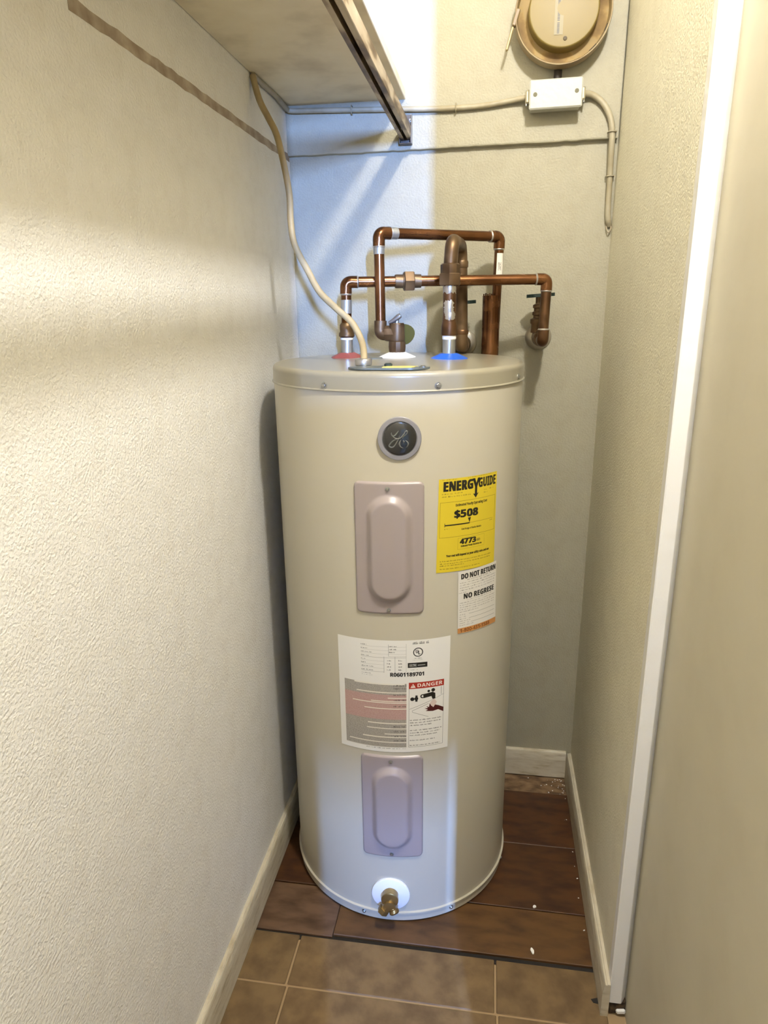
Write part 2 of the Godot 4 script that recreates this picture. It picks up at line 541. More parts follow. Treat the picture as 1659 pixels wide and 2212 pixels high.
func build_room() -> void:
	var wl := wall_box("wall_left", Vector3(XL - 0.1, -0.1, -0.1), Vector3(XL, CEIL, 4.7), mats.wall)
	var scar := mat(rgb(186, 172, 150), 0.85)
	scar.albedo_texture = noise(0.02, 81, 5, 256, [[0.0, Color(0.75, 0.72, 0.7)], [1.0, Color(1, 1, 1)]])
	tri_world(scar, Vector3.ONE * 5.0)
	# the bare strip where a shelf cleat was pulled off
	var sb := B.new()
	var outline := PackedVector2Array()
	var nn := 40
	for i in nn + 1: outline.append(Vector2(lerpf(0.004, 0.905, float(i) / nn), 1.6650 + rng.randf_range(-0.0012, 0.0012)))
	for i in nn + 1: outline.append(Vector2(lerpf(0.905, 0.004, float(i) / nn), 1.6805 + rng.randf_range(-0.0012, 0.0012)))
	sb.plate(outline, 0.0008, Transform3D(Basis(Vector3(0, 0, 1), Vector3(0, 1, 0), Vector3(1, 0, 0)), Vector3(XL - 0.0002, 0, 0)))
	obj("bare_strip", sb, scar, wl)
	wall_box("wall_back", Vector3(XL - 0.1, -0.1, -0.1), Vector3(XR + 0.1, CEIL, 0.0), mats.back).set_meta("kind", "structure")
	# the thicker upper coat of plaster, ending in a ragged ledge
	var up := B.new()
	var n := 60
	var edge := []
	for i in n + 1:
		var x := lerpf(XL, XR - 0.004, float(i) / n)
		edge.append(Vector2(x, 1.6745 + 0.0055 * float(i) / n + rng.randf_range(-0.0009, 0.0009)))
	var prof := [[0.0, 0.0], [0.0135, 0.001], [0.016, 0.0045]]
	for i in n:
		for k in 2:
			up.quad(Vector3(edge[i].x, edge[i].y + prof[k][1], prof[k][0]), Vector3(edge[i + 1].x, edge[i + 1].y + prof[k][1], prof[k][0]), Vector3(edge[i + 1].x, edge[i + 1].y + prof[k + 1][1], prof[k + 1][0]), Vector3(edge[i].x, edge[i].y + prof[k + 1][1], prof[k + 1][0]))
		up.quad(Vector3(edge[i].x, edge[i].y + 0.0045, 0.016), Vector3(edge[i + 1].x, edge[i + 1].y + 0.0045, 0.016), Vector3(edge[i + 1].x, CEIL, 0.016), Vector3(edge[i].x, CEIL, 0.016))
	up.flip(0)
	obj("upper_plaster", up, mats.back, get_node("wall_back"))
	wall_box("wall_right", Vector3(XR, -0.1, -0.1), Vector3(XR + 0.12, CEIL, ZJ - 0.018), mats.side)
	wall_box("wall_right_hall", Vector3(XH, -0.1, ZJ - 0.018), Vector3(XH + 0.12, CEIL, 2.25), mats.hall)
	wall_box("wall_front", Vector3(XL, -0.1, 2.25), Vector3(0.325, CEIL, 2.31), mats.plain)
	# added two-pane sidelight; its broad rail keeps cool light off the tank's middle
	var sw := wall_box("added_window_1", Vector3(0.325, 1.02, 2.25), Vector3(XH, 1.50, 2.31), mats.white_paint)
	obj("bottom_rail", B.new().box(Vector3((0.325 + XH) / 2, 0.02, 2.28), Vector3(XH - 0.325, 0.24, 0.06)), mats.white_paint, sw)
	obj("top_rail", B.new().box(Vector3((0.325 + XH) / 2, (2.05 + CEIL) / 2, 2.28), Vector3(XH - 0.325, CEIL - 2.05, 0.06)), mats.white_paint, sw)
	var glass := mat(Color(1, 1, 1, 0.06), 0.05)
	glass.transparency = BaseMaterial3D.TRANSPARENCY_ALPHA
	var tinted := mat(Color(0.3, 0.3, 0.32, 0.30), 0.05)  # tint added to dim the cool beam on the tank's foot
	tinted.transparency = BaseMaterial3D.TRANSPARENCY_ALPHA
	obj("pane", B.new().box(Vector3((0.325 + XH) / 2, 0.58, 2.28), Vector3(XH - 0.325, 0.88, 0.004)), tinted, sw)
	obj("pane", B.new().box(Vector3((0.325 + XH) / 2, 1.775, 2.28), Vector3(XH - 0.325, 0.55, 0.004)), glass, sw)
	wall_box("wall_room_right", Vector3(2.2, -0.1, 2.15), Vector3(2.3, CEIL, 4.7), mats.plain)
	wall_box("wall_room_near", Vector3(XH + 0.12, -0.1, 2.15), Vector3(2.2, CEIL, 2.25), mats.plain)
	wall_box("wall_room_far", Vector3(XL, -0.1, 4.5), Vector3(2.3, CEIL, 4.6), mats.plain)
	wall_box("ceiling", Vector3(XL - 0.1, CEIL, -0.1), Vector3(2.3, CEIL + 0.1, 4.7), mats.plain)
	# floor: slab, old boards in the closet, tiles in front
	var fl := wall_box("floor", Vector3(XL - 0.1, -0.12, -0.1), Vector3(2.3, -0.012, 4.7), mats.grout)
	var boards := [
		[XL, XR, 0.0, 0.083, -0.004, mats.plank_grey], [XL, XR, 0.0845, 0.286, -0.003, mats.plank[0]], [XL, XR, 0.2866, 0.4865, -0.003, mats.plank[1]],
		[XL, -0.1135, 0.489, 0.619, -0.0045, mats.plank[2]], [-0.112, XR, 0.489, 0.6135, -0.003, mats.plank[3]],
	]
	for e in boards:
		obj("plank", B.new().box(Vector3((e[0] + e[1]) / 2, e[4] - 0.006, (e[2] + e[3]) / 2), Vector3(e[1] - e[0], 0.012, e[3] - e[2]), 0.0012), e[5], fl)
	obj("gap_shade_sheet", B.new().box(Vector3((XL + XR) / 2, -0.0115, 0.31), Vector3(XR - XL, 0.004, 0.64)), mats.dark, fl)  # dark sheet that paints the shade in the gaps between boards
	obj("grout_bed", B.new().box(Vector3(1.0, -0.0075, 2.665), Vector3(2.6, 0.012, 4.05)), mats.grout, fl)
	# the cut first row, then whole tiles
	var xs := [[XL + 0.001, -0.184], [-0.180, 0.2412], [0.2452, 0.664]]
	var g := 0.0032
	var kk := 0
	for row in 3:
		var z0 := 0.6285 if row == 0 else 0.7478 + (row - 1) * 0.424
		var z1 := 0.7443 if row == 0 else z0 + 0.4205
		for c in 3:
			var x0: float = xs[c][0] + row * 0.004
			var x1: float = xs[c][1] + row * 0.004
			var lo_x := maxf(x0, XL + 0.001)
			var hi_x := minf(x1, XH)
			if row == 0: hi_x = minf(x1, XR)
			obj("tile", B.new().box(Vector3((lo_x + hi_x) / 2, -0.005, (z0 + z1) / 2), Vector3(hi_x - lo_x, 0.01 + 0.0004 * (kk % 2), z1 - z0), 0.0016), mats.tile[kk % 3], fl)
			kk += 1
	var slab: Material = mats.tile[0]
	var rest := obj("tile_field", B.new().box(Vector3(1.0, -0.006, 3.3), Vector3(2.6, 0.012, 2.4)), slab, fl)
	rest.set_meta("kind", "stuff")
	# baseboards: a flat board with a stepped, eased top
	var pr := [Vector2(0, 0), Vector2(0.0142, 0), Vector2(0.0142, 0.058), Vector2(0.0132, 0.061), Vector2(0.0132, 0.066), Vector2(0.0122, 0.0685), Vector2(0.0118, 0.078), Vector2(0.0095, 0.0815), Vector2(0.007, 0.0805), Vector2(0.0055, 0.0825), Vector2(0, 0.0825)]
	baseboard("baseboard_left", pr, Vector3(XL, 0.001, 2.25), Vector3(XL, 0.001, 0.0), Vector3(1, 0, 0))
	baseboard("baseboard_right", pr, Vector3(XR, -0.002, 0.006), Vector3(XR, -0.002, ZJ + 0.004), Vector3(-1, 0, 0))
	baseboard("baseboard_back", pr, Vector3(XL + 0.0142, 0.0, 0), Vector3(XR - 0.0142, 0.0, 0), Vector3(0, 0, 1))
	# trim on the end of the closet's wall, its outer corner chamfered
	var tr := B.new()
	var cs := PackedVector2Array([Vector2(0.4596, ZJ - 0.022), Vector2(0.4596, ZJ - 0.0015), Vector2(0.4612, ZJ), Vector2(0.4815, ZJ), Vector2(0.4835, ZJ - 0.001), Vector2(0.4935, ZJ - 0.016), Vector2(0.4935, ZJ - 0.022)])
	var xf := Transform3D(Basis(Vector3(1, 0, 0), Vector3(0, 0, 1), Vector3(0, 1, 0)), Vector3(0, 0.032, 0))
	tr.plate(cs, CEIL - 0.032, xf)
	var trim := struct("trim_1", tr, mats.white_paint)
	# broken foot of the trim: bare wood and a crust of plaster
	var foot := B.new()
	foot.box(Vector3(0.4765, 0.0165, ZJ - 0.012), Vector3(0.034, 0.033, 0.018), 0.003, Basis(Vector3.UP, 0.1))
	obj("bare_foot", foot, tri_world(wood_mat(rgb(96, 78, 56), 91, [[0.0, Color(0.3, 0.27, 0.24)], [0.5, Color(0.8, 0.76, 0.7)], [1.0, Color(1, 1, 1)]], 0.9), Vector3.ONE * 12), trim)
	var crust := B.new().box(Vector3(0.484, 0.0115, ZJ - 0.001), Vector3(0.018, 0.011, 0.006), 0.0025, Basis(Vector3.BACK, 0.18))
	obj("plaster_crust", crust, mats.white_paint, trim)
	# flat dark patch painting a notch's shade beside the baseboard's end
	obj("notch_shade_patch", B.new().plate(PackedVector2Array([Vector2(0.432, 0.689), Vector2(0.446, 0.684), Vector2(0.4455, 0.697), Vector2(0.436, 0.696)]), 0.0004, Transform3D(Basis(Vector3(1, 0, 0), Vector3(0, 0, 1), Vector3(0, 1, 0)), Vector3(0, 0.0001, 0))), mats.dark, fl)

func baseboard(called: String, prof: Array, a: Vector3, b: Vector3, out: Vector3) -> void:
	var m := B.new()
	var n := 24
	var from := 0
	for s in n:
		var p := a.lerp(b, float(s) / n)
		var q := a.lerp(b, float(s + 1) / n)
		for k in prof.size() - 1:
			var u0: Vector2 = prof[k]
			var u1: Vector2 = prof[k + 1]
			m.quad(p + out * u0.x + Vector3.UP * u0.y, q + out * u0.x + Vector3.UP * u0.y, q + out * u1.x + Vector3.UP * u1.y, p + out * u1.x + Vector3.UP * u1.y)
	for e in [a, b]:
		for k in range(1, prof.size() - 1):
			var c0: Vector3 = e + out * prof[0].x + Vector3.UP * prof[0].y
			m.tri(c0, e + out * prof[k].x + Vector3.UP * prof[k].y, e + out * prof[k + 1].x + Vector3.UP * prof[k + 1].y)
	m.orient(from)
	struct(called, m, mats.baseboard)

# ---------------------------------------------------------------- water heater
func build_tank() -> void:
	var base := Vector3(0, 0, TANK_Z)
	var t := thing("water_heater", Vector3.ZERO, "tall cream cylindrical electric water heater standing on the old floorboards", "water heater")
	var ax := Transform3D(Basis(), base)
	obj("tank_shell", B.new().lathe([Vector2(TANK_R - 0.004, 0.024), Vector2(TANK_R, 0.0255), Vector2(TANK_R, 0.6), Vector2(TANK_R, 1.188)], 128, ax), mats.enamel, t)
	obj("base_ring", B.new().lathe([Vector2(0.0, 0.0015), Vector2(TANK_R - 0.004, 0.0), Vector2(TANK_R + 0.001, 0.002), Vector2(TANK_R + 0.0012, 0.021), Vector2(TANK_R + 0.0042, 0.0222), Vector2(TANK_R + 0.0042, 0.0252), Vector2(TANK_R - 0.001, 0.0268)], 128, ax), mats.enamel, t)
	# lid: skirt with a rolled lower lip, rounded shoulder and a slightly crowned top
	var lp := [Vector2(TANK_R - 0.002, 1.1868), Vector2(TANK_R + 0.003, 1.1862), Vector2(TANK_R + 0.0036, 1.1876), Vector2(TANK_R + 0.003, 1.1892), Vector2(TANK_R + 0.0012, 1.1902), Vector2(TANK_R + 0.001, 1.2115)]
	for k in 7:
		var a := deg_to_rad(90.0 * k / 6)
		lp.append(Vector2(TANK_R - 0.0085 + 0.0095 * cos(a), 1.2125 + 0.0095 * sin(a)))
	for k in 8:
		var f := 1.0 - (k + 1) / 8.0
		lp.append(Vector2((TANK_R - 0.0085) * f, 1.222 + 0.0045 * (1.0 - f * f)))
	var lid := obj("lid", B.new().lathe(lp, 128, ax), mats.lid, t)
	for d in [-88.0, -23.07, 23.36, 71.4, 120.0, 168.0, -136.0]:
		screw(lid, tank_frame(d, 1.1968, 0.001), 0.0047)
	for d in [-11.4, 33.3, 78.0]:
		screw(t.get_node("base_ring"), tank_frame(d, 0.0135, 0.0012), 0.0036)
	element_cover(t, 1.0246, 0.759)
	element_cover(t, 0.4372, 0.178)
	badge(t)
	labels(t)
	# collars round the three fittings
	for e in [["hot_collar", Vector3(-0.1155, 1.2255, 0.262), rgb(136, 68, 62), 6, 0.040], ["relief_collar", Vector3(-0.006, 1.2265, 0.268), rgb(240, 238, 228), 12, 0.041], ["cold_collar", Vector3(0.107, 1.2255, 0.296), rgb(26, 86, 190), 12, 0.040]]:
		var cm := mat(e[2], 0.45)
		cm.backlight_enabled = false
		obj(e[0], B.new().lathe([Vector2(0.0, -0.002), Vector2(e[4], -0.002), Vector2(e[4] + 0.0006, -0.0004), Vector2(e[4] - 0.002, 0.0012), Vector2(0.019, 0.0098), Vector2(0.0162, 0.0104), Vector2(0.0, 0.0104)], e[3], Transform3D(Basis(), e[1]), 0.3), cm, t, 25)
	# a flat plug behind the fittings
	obj("plug", B.new().lathe([Vector2(0, 0), Vector2(0.017, 0), Vector2(0.0172, 0.003), Vector2(0.0155, 0.0044), Vector2(0, 0.0046)], 24, Transform3D(Basis(), Vector3(-0.048, 1.2245, 0.312))), mat(rgb(120, 122, 112), 0.5, 0.3), t)
	# connection plate on top of the tank, with screws and the rest of a yellow sticker
	var st := PackedVector2Array()
	for k in 25:
		var a := -PI / 2 + PI * k / 24
		st.append(Vector2(0.038 + 0.037 * cos(a), 0.0405 * sin(a)))
	for k in 25:
		var a := PI / 2 + PI * k / 24
		st.append(Vector2(-0.038 + 0.037 * cos(a), 0.0405 * sin(a)))
	var pf := Transform3D(Basis(Vector3(1, 0, 0), Vector3(0, -0.03, -1).normalized(), Vector3(0, 1, -0.03).normalized()), Vector3(0.0105, 1.2226, 0.5035))
	var plate := obj("connection_plate", B.new().plate(st, 0.0032, pf), mat(rgb(118, 124, 116), 0.38, 0.55), t)
	var torn := PackedVector2Array([Vector2(-0.008, -0.034), Vector2(0.006, -0.039), Vector2(0.03, -0.036), Vector2(0.044, -0.03), Vector2(0.05, -0.012), Vector2(0.047, 0.006), Vector2(0.052, 0.02), Vector2(0.03, 0.026), Vector2(0.012, 0.021), Vector2(-0.004, 0.016), Vector2(-0.011, -0.004)])
	obj("torn_sticker", B.new().plate(torn, 0.0005, pf * Transform3D(Basis(), Vector3(0, 0, 0.0033))), mat(rgb(206, 192, 112), 0.7), plate)
	obj("grommet", B.new().lathe([Vector2(0, 0), Vector2(0.0075, 0), Vector2(0.0078, 0.004), Vector2(0.005, 0.006), Vector2(0, 0.006)], 16, pf * Transform3D(Basis(Vector3(1, 0, 0), Vector3(0, 0, 1), Vector3(0, -1, 0)), Vector3(-0.004, 0.02, 0.003))), mat(rgb(40, 52, 48), 0.5), plate)
	screw(plate, pf * Transform3D(Basis(Vector3(1, 0, 0), Vector3(0, 0, 1), Vector3(0, -1, 0)), Vector3(0.063, -0.006, 0.0032)), 0.005)
	# drain: white escutcheon and brass cock
	var df := tank_frame(2.4, 0.0765, 0.0)
	obj("drain_collar", B.new().lathe([Vector2(0.0, -0.001), Vector2(0.0425, -0.001), Vector2(0.0425, 0.003), Vector2(0.0405, 0.005), Vector2(0.022, 0.009), Vector2(0.0, 0.009)], 48, df), mat(rgb(240, 240, 240), 0.4), t)
	var cock := B.new()
	cock.lathe([Vector2(0.0, 0.002), Vector2(0.0175, 0.002), Vector2(0.0175, 0.018), Vector2(0.0190, 0.020), Vector2(0.0190, 0.0255), Vector2(0.0160, 0.0275), Vector2(0.0, 0.0275)], 28, df * Transform3D(Basis(), Vector3(0, 0, -0.006)))
	cock.lathe([Vector2(0.0, 0.0), Vector2(0.0125, 0.0), Vector2(0.0145, 0.009), Vector2(0.0130, 0.018), Vector2(0.0, 0.020)], 24, df * Transform3D(Basis(), Vector3(0.0, 0.014, 0.007)))
	var drain := obj("drain_cock", cock, mats.brass, t)
	var spout := df * Transform3D(Basis(), Vector3(-0.006, 0.023, 0.008))
	obj("spout", B.new().lathe([Vector2(0.0, 0.0), Vector2(0.0085, 0.0), Vector2(0.0095, 0.007), Vector2(0.0095, 0.010), Vector2(0.0125, 0.0105), Vector2(0.0125, 0.0205), Vector2(0.0115, 0.0225), Vector2(0.0085, 0.0225), Vector2(0.008, 0.014), Vector2(0.0, 0.014)], 6, up_to(spout.basis * Vector3(-0.5, 0.25, 0.83), spout.origin)), mats.brass, drain)
	obj("stem_knob", B.new().lathe([Vector2(0.0, 0.0), Vector2(0.007, 0.0), Vector2(0.007, 0.009), Vector2(0.0108, 0.0105), Vector2(0.0112, 0.0165), Vector2(0.0085, 0.0195), Vector2(0.0045, 0.0202), Vector2(0.004, 0.018), Vector2(0.0, 0.018)], 20, up_to(spout.basis * Vector3(0.42, 0.5, 0.75), spout.origin + spout.basis * Vector3(0.010, 0, 0.0))), mats.brass, drain)

func screw(parent: Node, xf: Transform3D, r: float) -> void:
	var b := B.new()
	b.lathe([Vector2(r * 1.35, -0.0005), Vector2(r * 1.35, 0.0009), Vector2(r * 0.9, 0.0011)], 14, xf)
	b.lathe([Vector2(r * 0.9, 0.0005), Vector2(r * 0.9, 0.003), Vector2(r * 0.72, 0.0036), Vector2(0.0, 0.0036)], 6, xf)
	obj("screw", b, mats.screw, parent, 25)

func element_cover(t: Node, top: float, bottom: float) -> void:
	var a0 := -11.1
	var a1 := 18.15
	var cy := (top + bottom) / 2
	var hh := (top - bottom) / 2
	var hw := deg_to_rad(a1 - a0) / 2 * TANK_R
	var mid := (a0 + a1) / 2
	var cr := 0.012
	var b := B.new()
	b.sheet(60, 104, func(u: float, v: float) -> Vector3:
		# concentrate the grid's outer lines at the rounded edge
		var x := (u * 2 - 1) * hw
		var y := (1 - v * 2) * hh
		var q := Vector2(absf(x) - hw + cr, absf(y) - hh + cr)
		var d := Vector2(maxf(q.x, 0), maxf(q.y, 0)).length() + minf(maxf(q.x, q.y), 0.0) - cr     # < 0 inside
		if d > 0.0:                                # pull corner points onto the rounded outline
			var n := Vector2(maxf(q.x, 0), maxf(q.y, 0)).normalized()
			x -= n.x * d * signf(x)
			y -= n.y * d * signf(y)
			d = 0.0
		var rim := sqrt(maxf(0.0, 1.0 - pow(clampf(1.0 + d / 0.0045, 0.0, 1.0), 2.0)))
		# raised racetrack: outer radius 43 mm, flat top of radius 31 mm
		var cl := hh - 0.068
		var yy := absf(y) - cl if absf(y) > cl else 0.0
		var cd := Vector2(x, yy).length()
		var e := smoothstep(0.0445, 0.0285, cd)
		var out := -0.0005 + 0.0045 * rim + 0.0105 * e
		return on_tank(mid + rad_to_deg(x / TANK_R), cy + y, out))
	var o := obj("element_cover", b, mats.cover, t, 60)
	screw(o, tank_frame(mid - 0.4, top - 0.013, 0.004), 0.0033)
	screw(o, tank_frame(mid - 0.4, bottom + 0.010, 0.004), 0.0033)

func badge(t: Node) -> void:
	var f := tank_frame(8.1, 1.1047, 0.0)
	var ring := obj("badge", B.new().lathe([Vector2(0.0, -0.004), Vector2(0.0395, -0.004), Vector2(0.0395, 0.0032), Vector2(0.0385, 0.0042), Vector2(0.0318, 0.0044), Vector2(0.0308, 0.0028), Vector2(0.0, 0.0028)], 64, f), mat(rgb(146, 144, 148), 0.35, 0.35), t)
	var face := obj("badge_face", B.new().lathe([Vector2(0.0305, 0.0026), Vector2(0.0300, 0.0046), Vector2(0.0275, 0.0056), Vector2(0.02, 0.0064), Vector2(0.01, 0.0068), Vector2(0.0, 0.0069)], 64, f), mat(rgb(24, 24, 26), 0.18), ring)
	face.material_override.clearcoat_enabled = true
	face.material_override.clearcoat = 1.0
	face.material_override.clearcoat_roughness = 0.08
	# the script monogram: strokes laid on the face, in pixels of a close view (centre 810, 660; radius 365)
	var strokes := [
		[[640, 515], [632, 550], [655, 590], [700, 590], [745, 545], [790, 480]], [[655, 590], [690, 625], [740, 650], [800, 650], [850, 622], [885, 580], [915, 545], [930, 505], [955, 488], [978, 505], [970, 545], [935, 580], [890, 610], [872, 665]],
		[[800, 650], [730, 668], [660, 705], [605, 765], [585, 810], [618, 838], [668, 835], [715, 790], [755, 720], [790, 655], [805, 590]], [[848, 672], [815, 720], [808, 785], [838, 838], [892, 862]], [[935, 690], [985, 735], [995, 780], [975, 825], [945, 845]], [[880, 690], [905, 720], [895, 760]],
	]
	var sb := B.new()
	for s in strokes:
		var pts := []
		for p in s: pts.append(Vector3((p[0] - 810.0) / 365.0 * 0.0303, 0, (p[1] - 660.0) / 365.0 * 0.0303))
		var path := []
		for p in smooth_path(pts, 0.0012):
			path.append(f * Vector3(p.x, 0.0067 - 0.0013 * pow(Vector2(p.x, p.z).length() / 0.0303, 2.0), p.z))
		var rs := []
		for i in path.size(): rs.append(0.0005 + 0.0010 * sin(PI * i / maxf(1, path.size() - 1)))
		sb.tube(path, 0.0008, 6, true, rs)
	obj("monogram", sb, mat(rgb(104, 104, 100), 0.4, 0.3), ring, 60)

func labels(t: Node) -> void:
	var ink := rgb(24, 22, 16)
	# yellow energy label
	var y := rgb(208, 184, 42)
	var c := Canvas.new(560, 760, y)
	var dim := rgb(92, 78, 14)
	c.fine(0.05, 0.26, 0.006, 8, dim, rng); c.fine(0.44, 0.97, 0.004, 8, dim, rng)
	c.text("ENERG", 0.075, 0.032, 0.525, 0.128, ink, 4.0); c.text("GUIDE", 0.632, 0.032, 0.968, 0.128, ink, 2.4)
	c.poly([[0.518, 0.026], [0.562, 0.026], [0.586, 0.078], [0.612, 0.026], [0.652, 0.026], [0.604, 0.115], [0.604, 0.2], [0.564, 0.2], [0.564, 0.115]], ink)
	c.poly([[0.533, 0.185], [0.583, 0.232], [0.633, 0.178], [0.60, 0.19], [0.567, 0.19]], ink)
	c.fine(0.05, 0.20, 0.150, 10, ink, rng); c.fine(0.24, 0.36, 0.149, 10, ink, rng); c.fine(0.05, 0.50, 0.178, 11, ink, rng, 0.65)
	c.fine(0.73, 0.80, 0.158, 10, ink, rng, 0.6); c.fine(0.84, 0.95, 0.155, 10, ink, rng, 0.6); c.fine(0.73, 0.80, 0.184, 10, ink, rng, 0.6)
	c.line(0.03, 0.245, 0.97, 0.245, 1.6, dim); c.line(0.03, 0.245, 0.03, 0.62, 2.4, dim); c.line(0.97, 0.245, 0.97, 0.62, 1.6, dim); c.line(0.03, 0.62, 0.97, 0.62, 1.4, dim)
	c.text("Estimated Yearly Operating Cost", 0.26, 0.268, 0.80, 0.305, rgb(44, 38, 10), 0.6)
	c.text("$508", 0.245, 0.335, 0.63, 0.425, ink, 3.0)
	c.poly([[0.46, 0.432], [0.51, 0.430], [0.487, 0.485]], ink)
	c.rect(0.10, 0.483, 0.492, 0.497, ink); c.rect(0.10, 0.468, 0.108, 0.508, ink)
	c.line(0.49, 0.487, 0.93, 0.487, 1.6, dim)
	c.fine(0.10, 0.17, 0.520, 11, dim, rng); c.fine(0.87, 0.92, 0.500, 10, dim, rng)
	c.text("Cost Range of Similar Models", 0.36, 0.535, 0.70, 0.560, rgb(56, 48, 10), 0.4)
	c.frame(0.31, 0.64, 0.77, 0.765, 1.6, dim)
	c.text("4773", 0.345, 0.652, 0.61, 0.708, ink, 2.5); c.text("kWh", 0.625, 0.672, 0.69, 0.704, rgb(60, 50, 14))
	c.text("Estimated Yearly Electricity Use", 0.36, 0.722, 0.72, 0.746, rgb(44, 38, 10), 0.6)
	c.text("Your cost will depend on your utility rates and use", 0.14, 0.808, 0.87, 0.842, rgb(36, 30, 8), 0.8)
	for k in 4: c.fine(0.05, [0.92, 0.90, 0.42, 0.70][k], [0.872, 0.900, 0.922, 0.957][k], 9, rgb(44, 38, 8), rng, 0.95)
	var em := mat(Color.WHITE, 0.5)
	em.albedo_texture = c.tex()
	obj("energy_label", sticker([Vector2(24.16, 1.0251), Vector2(54.58, 1.0236), Vector2(23.3, 0.8407), Vector2(54.6, 0.8346)], 0.0007), em, t).set_meta("label", "yellow energy label")
	# white return label
	var r := Canvas.new(380, 600, rgb(218, 213, 200))
	var gr := rgb(84, 78, 68)
	r.text("DO NOT RETURN", 0.07, 0.045, 0.97, 0.125, ink, 1.8); r.fine(0.2, 0.85, 0.14, 9, rgb(70, 64, 54), rng)
	for k in 4: r.fine(0.04, [0.97, 0.97, 0.95, 0.93][k], 0.178 + 0.039 * k, 9, gr, rng)
	r.fine(0.02, 0.18, 0.335, 8, rgb(60, 54, 44), rng)
	r.text("NO REGRESE", 0.13, 0.365, 0.92, 0.445, ink, 1.8); r.fine(0.2, 0.85, 0.46, 9, rgb(90, 82, 70), rng)
	for k in 5: r.fine(0.04, [0.96, 0.95, 0.93, 0.93, 0.5][k], 0.50 + 0.036 * k, 8, gr, rng)
	for k in 6: r.fine(0.04, 0.04 + [0.12, 0.16, 0.14, 0.24, 0.2, 0.36][k], 0.69 + 0.035 * k, 8, gr, rng)
	r.line(0.25, 0.70, 0.95, 0.70, 1.2, gr); r.line(0.25, 0.77, 0.95, 0.77, 1.2, gr); r.line(0.3, 0.84, 0.95, 0.84, 1.2, gr)
	r.rect(0.0, 0.915, 1.0, 1.0, rgb(192, 134, 74))
	r.text("1-800-431-1588", 0.05, 0.928, 0.80, 0.988, rgb(112, 58, 8))
	var rm := mat(Color.WHITE, 0.5)
	rm.albedo_texture = r.tex()
	obj("return_label", sticker([Vector2(33.6, 0.836), Vector2(56.4, 0.836), Vector2(33.9, 0.7032), Vector2(57.4, 0.6985)], 0.0011), rm, t).set_meta("label", "white notice label with orange band")
	# big white rating and warning label
	var w := Canvas.new(940, 1040, rgb(230, 228, 220))
	var k1 := rgb(96, 94, 86)
	for k in 8:
		var yy := 0.04 + 0.031 * k
		w.fine(0.22, 0.22 + [0.05, 0.055, 0.09, 0.075, 0.04, 0.04, 0.11, 0.11][k], yy, 10, rgb(30, 28, 24), rng, 0.85)
		w.line(0.22, yy + 0.016, 0.61 if k < 4 else 0.42, yy + 0.016, 1.2, rgb(130, 128, 118))
	w.fine(0.22, 0.31, 0.288, 8, rgb(34, 32, 28), rng); w.fine(0.22, 0.32, 0.305, 5, k1, rng)
	w.line(0.46, 0.035, 0.46, 0.135, 2, k1); w.line(0.61, 0.03, 0.61, 0.28, 1.6, k1); w.line(0.42, 0.14, 0.42, 0.28, 2.4, k1); w.line(0.515, 0.14, 0.515, 0.28, 2.4, k1); w.line(0.46, 0.138, 0.61, 0.138, 1.6, k1)
	for k in 3: w.fine(0.465, [0.54, 0.53, 0.515][k], 0.045 + 0.025 * k, 12, rgb(34, 32, 28), rng)
	for k in 4:
		w.fine(0.447, 0.48, 0.165 + 0.027 * k, 14, rgb(34, 32, 28), rng); w.fine(0.545, 0.575, 0.165 + 0.027 * k, 14, rgb(34, 32, 28), rng)
	for k in 3: w.fine([0.665, 0.72, 0.782][k], [0.71, 0.765, 0.805][k], 0.012, 26, rgb(60, 58, 52), rng, 0.95)
	w.disc(0.712, 0.105, 0.043, ink); w.disc(0.712, 0.105, 0.035, rgb(230, 228, 220))
	w.text("U", 0.692, 0.083, 0.712, 0.113, ink); w.text("L", 0.713, 0.092, 0.732, 0.124, ink)
	w.fine(0.68, 0.745, 0.152, 10, k1, rng); w.fine(0.67, 0.75, 0.168, 6, k1, rng)
	w.rect(0.625, 0.195, 0.795, 0.238, ink); w.text("ELECTRIC", 0.64, 0.206, 0.70, 0.226, rgb(225, 225, 215)); w.line(0.71, 0.217, 0.775, 0.217, 8, rgb(170, 170, 165))
	w.fine(0.65, 0.71, 0.252, 7, k1, rng)
	w.text("R0601189701", 0.475, 0.278, 0.765, 0.312, rgb(24, 22, 18), 1.2)
	# grey block of warnings
	w.rect(0.055, 0.375, 0.615, 0.955, rgb(168, 162, 152)); w.rect(0.055, 0.475, 0.615, 0.70, rgb(184, 154, 146))
	for k in 62:
		var yy := 0.378 + 0.0092 * k
		var red := yy > 0.475 and yy < 0.70
		w.fine(0.057, 0.612, yy, 6, rgb(156, 108, 100) if red else rgb(100, 97, 90), rng, 0.85)
	for e in [[0.15, 0.375, 0.6, 0.388], [0.17, 0.452, 0.615, 0.461], [0.45, 0.50, 0.615, 0.508], [0.30, 0.53, 0.615, 0.538], [0.13, 0.545, 0.615, 0.553], [0.24, 0.598, 0.615, 0.606], [0.27, 0.730, 0.615, 0.740], [0.26, 0.778, 0.615, 0.786], [0.42, 0.828, 0.615, 0.836], [0.22, 0.858, 0.615, 0.868], [0.09, 0.905, 0.615, 0.914]]:
		w.rect(e[0], e[1], e[2], e[3], rgb(228, 224, 210))
	for k in 9: w.fine(0.50, 0.612, [0.385, 0.41, 0.468, 0.515, 0.57, 0.755, 0.80, 0.845, 0.885][k], 14, rgb(50, 44, 40), rng)
	w.fine(0.25, 0.61, 0.962, 10, rgb(110, 106, 98), rng)
	# danger panel
	w.frame(0.635, 0.37, 0.95, 0.955, 2.2, rgb(60, 56, 50))
	w.rect(0.635, 0.368, 0.95, 0.424, rgb(166, 44, 26))
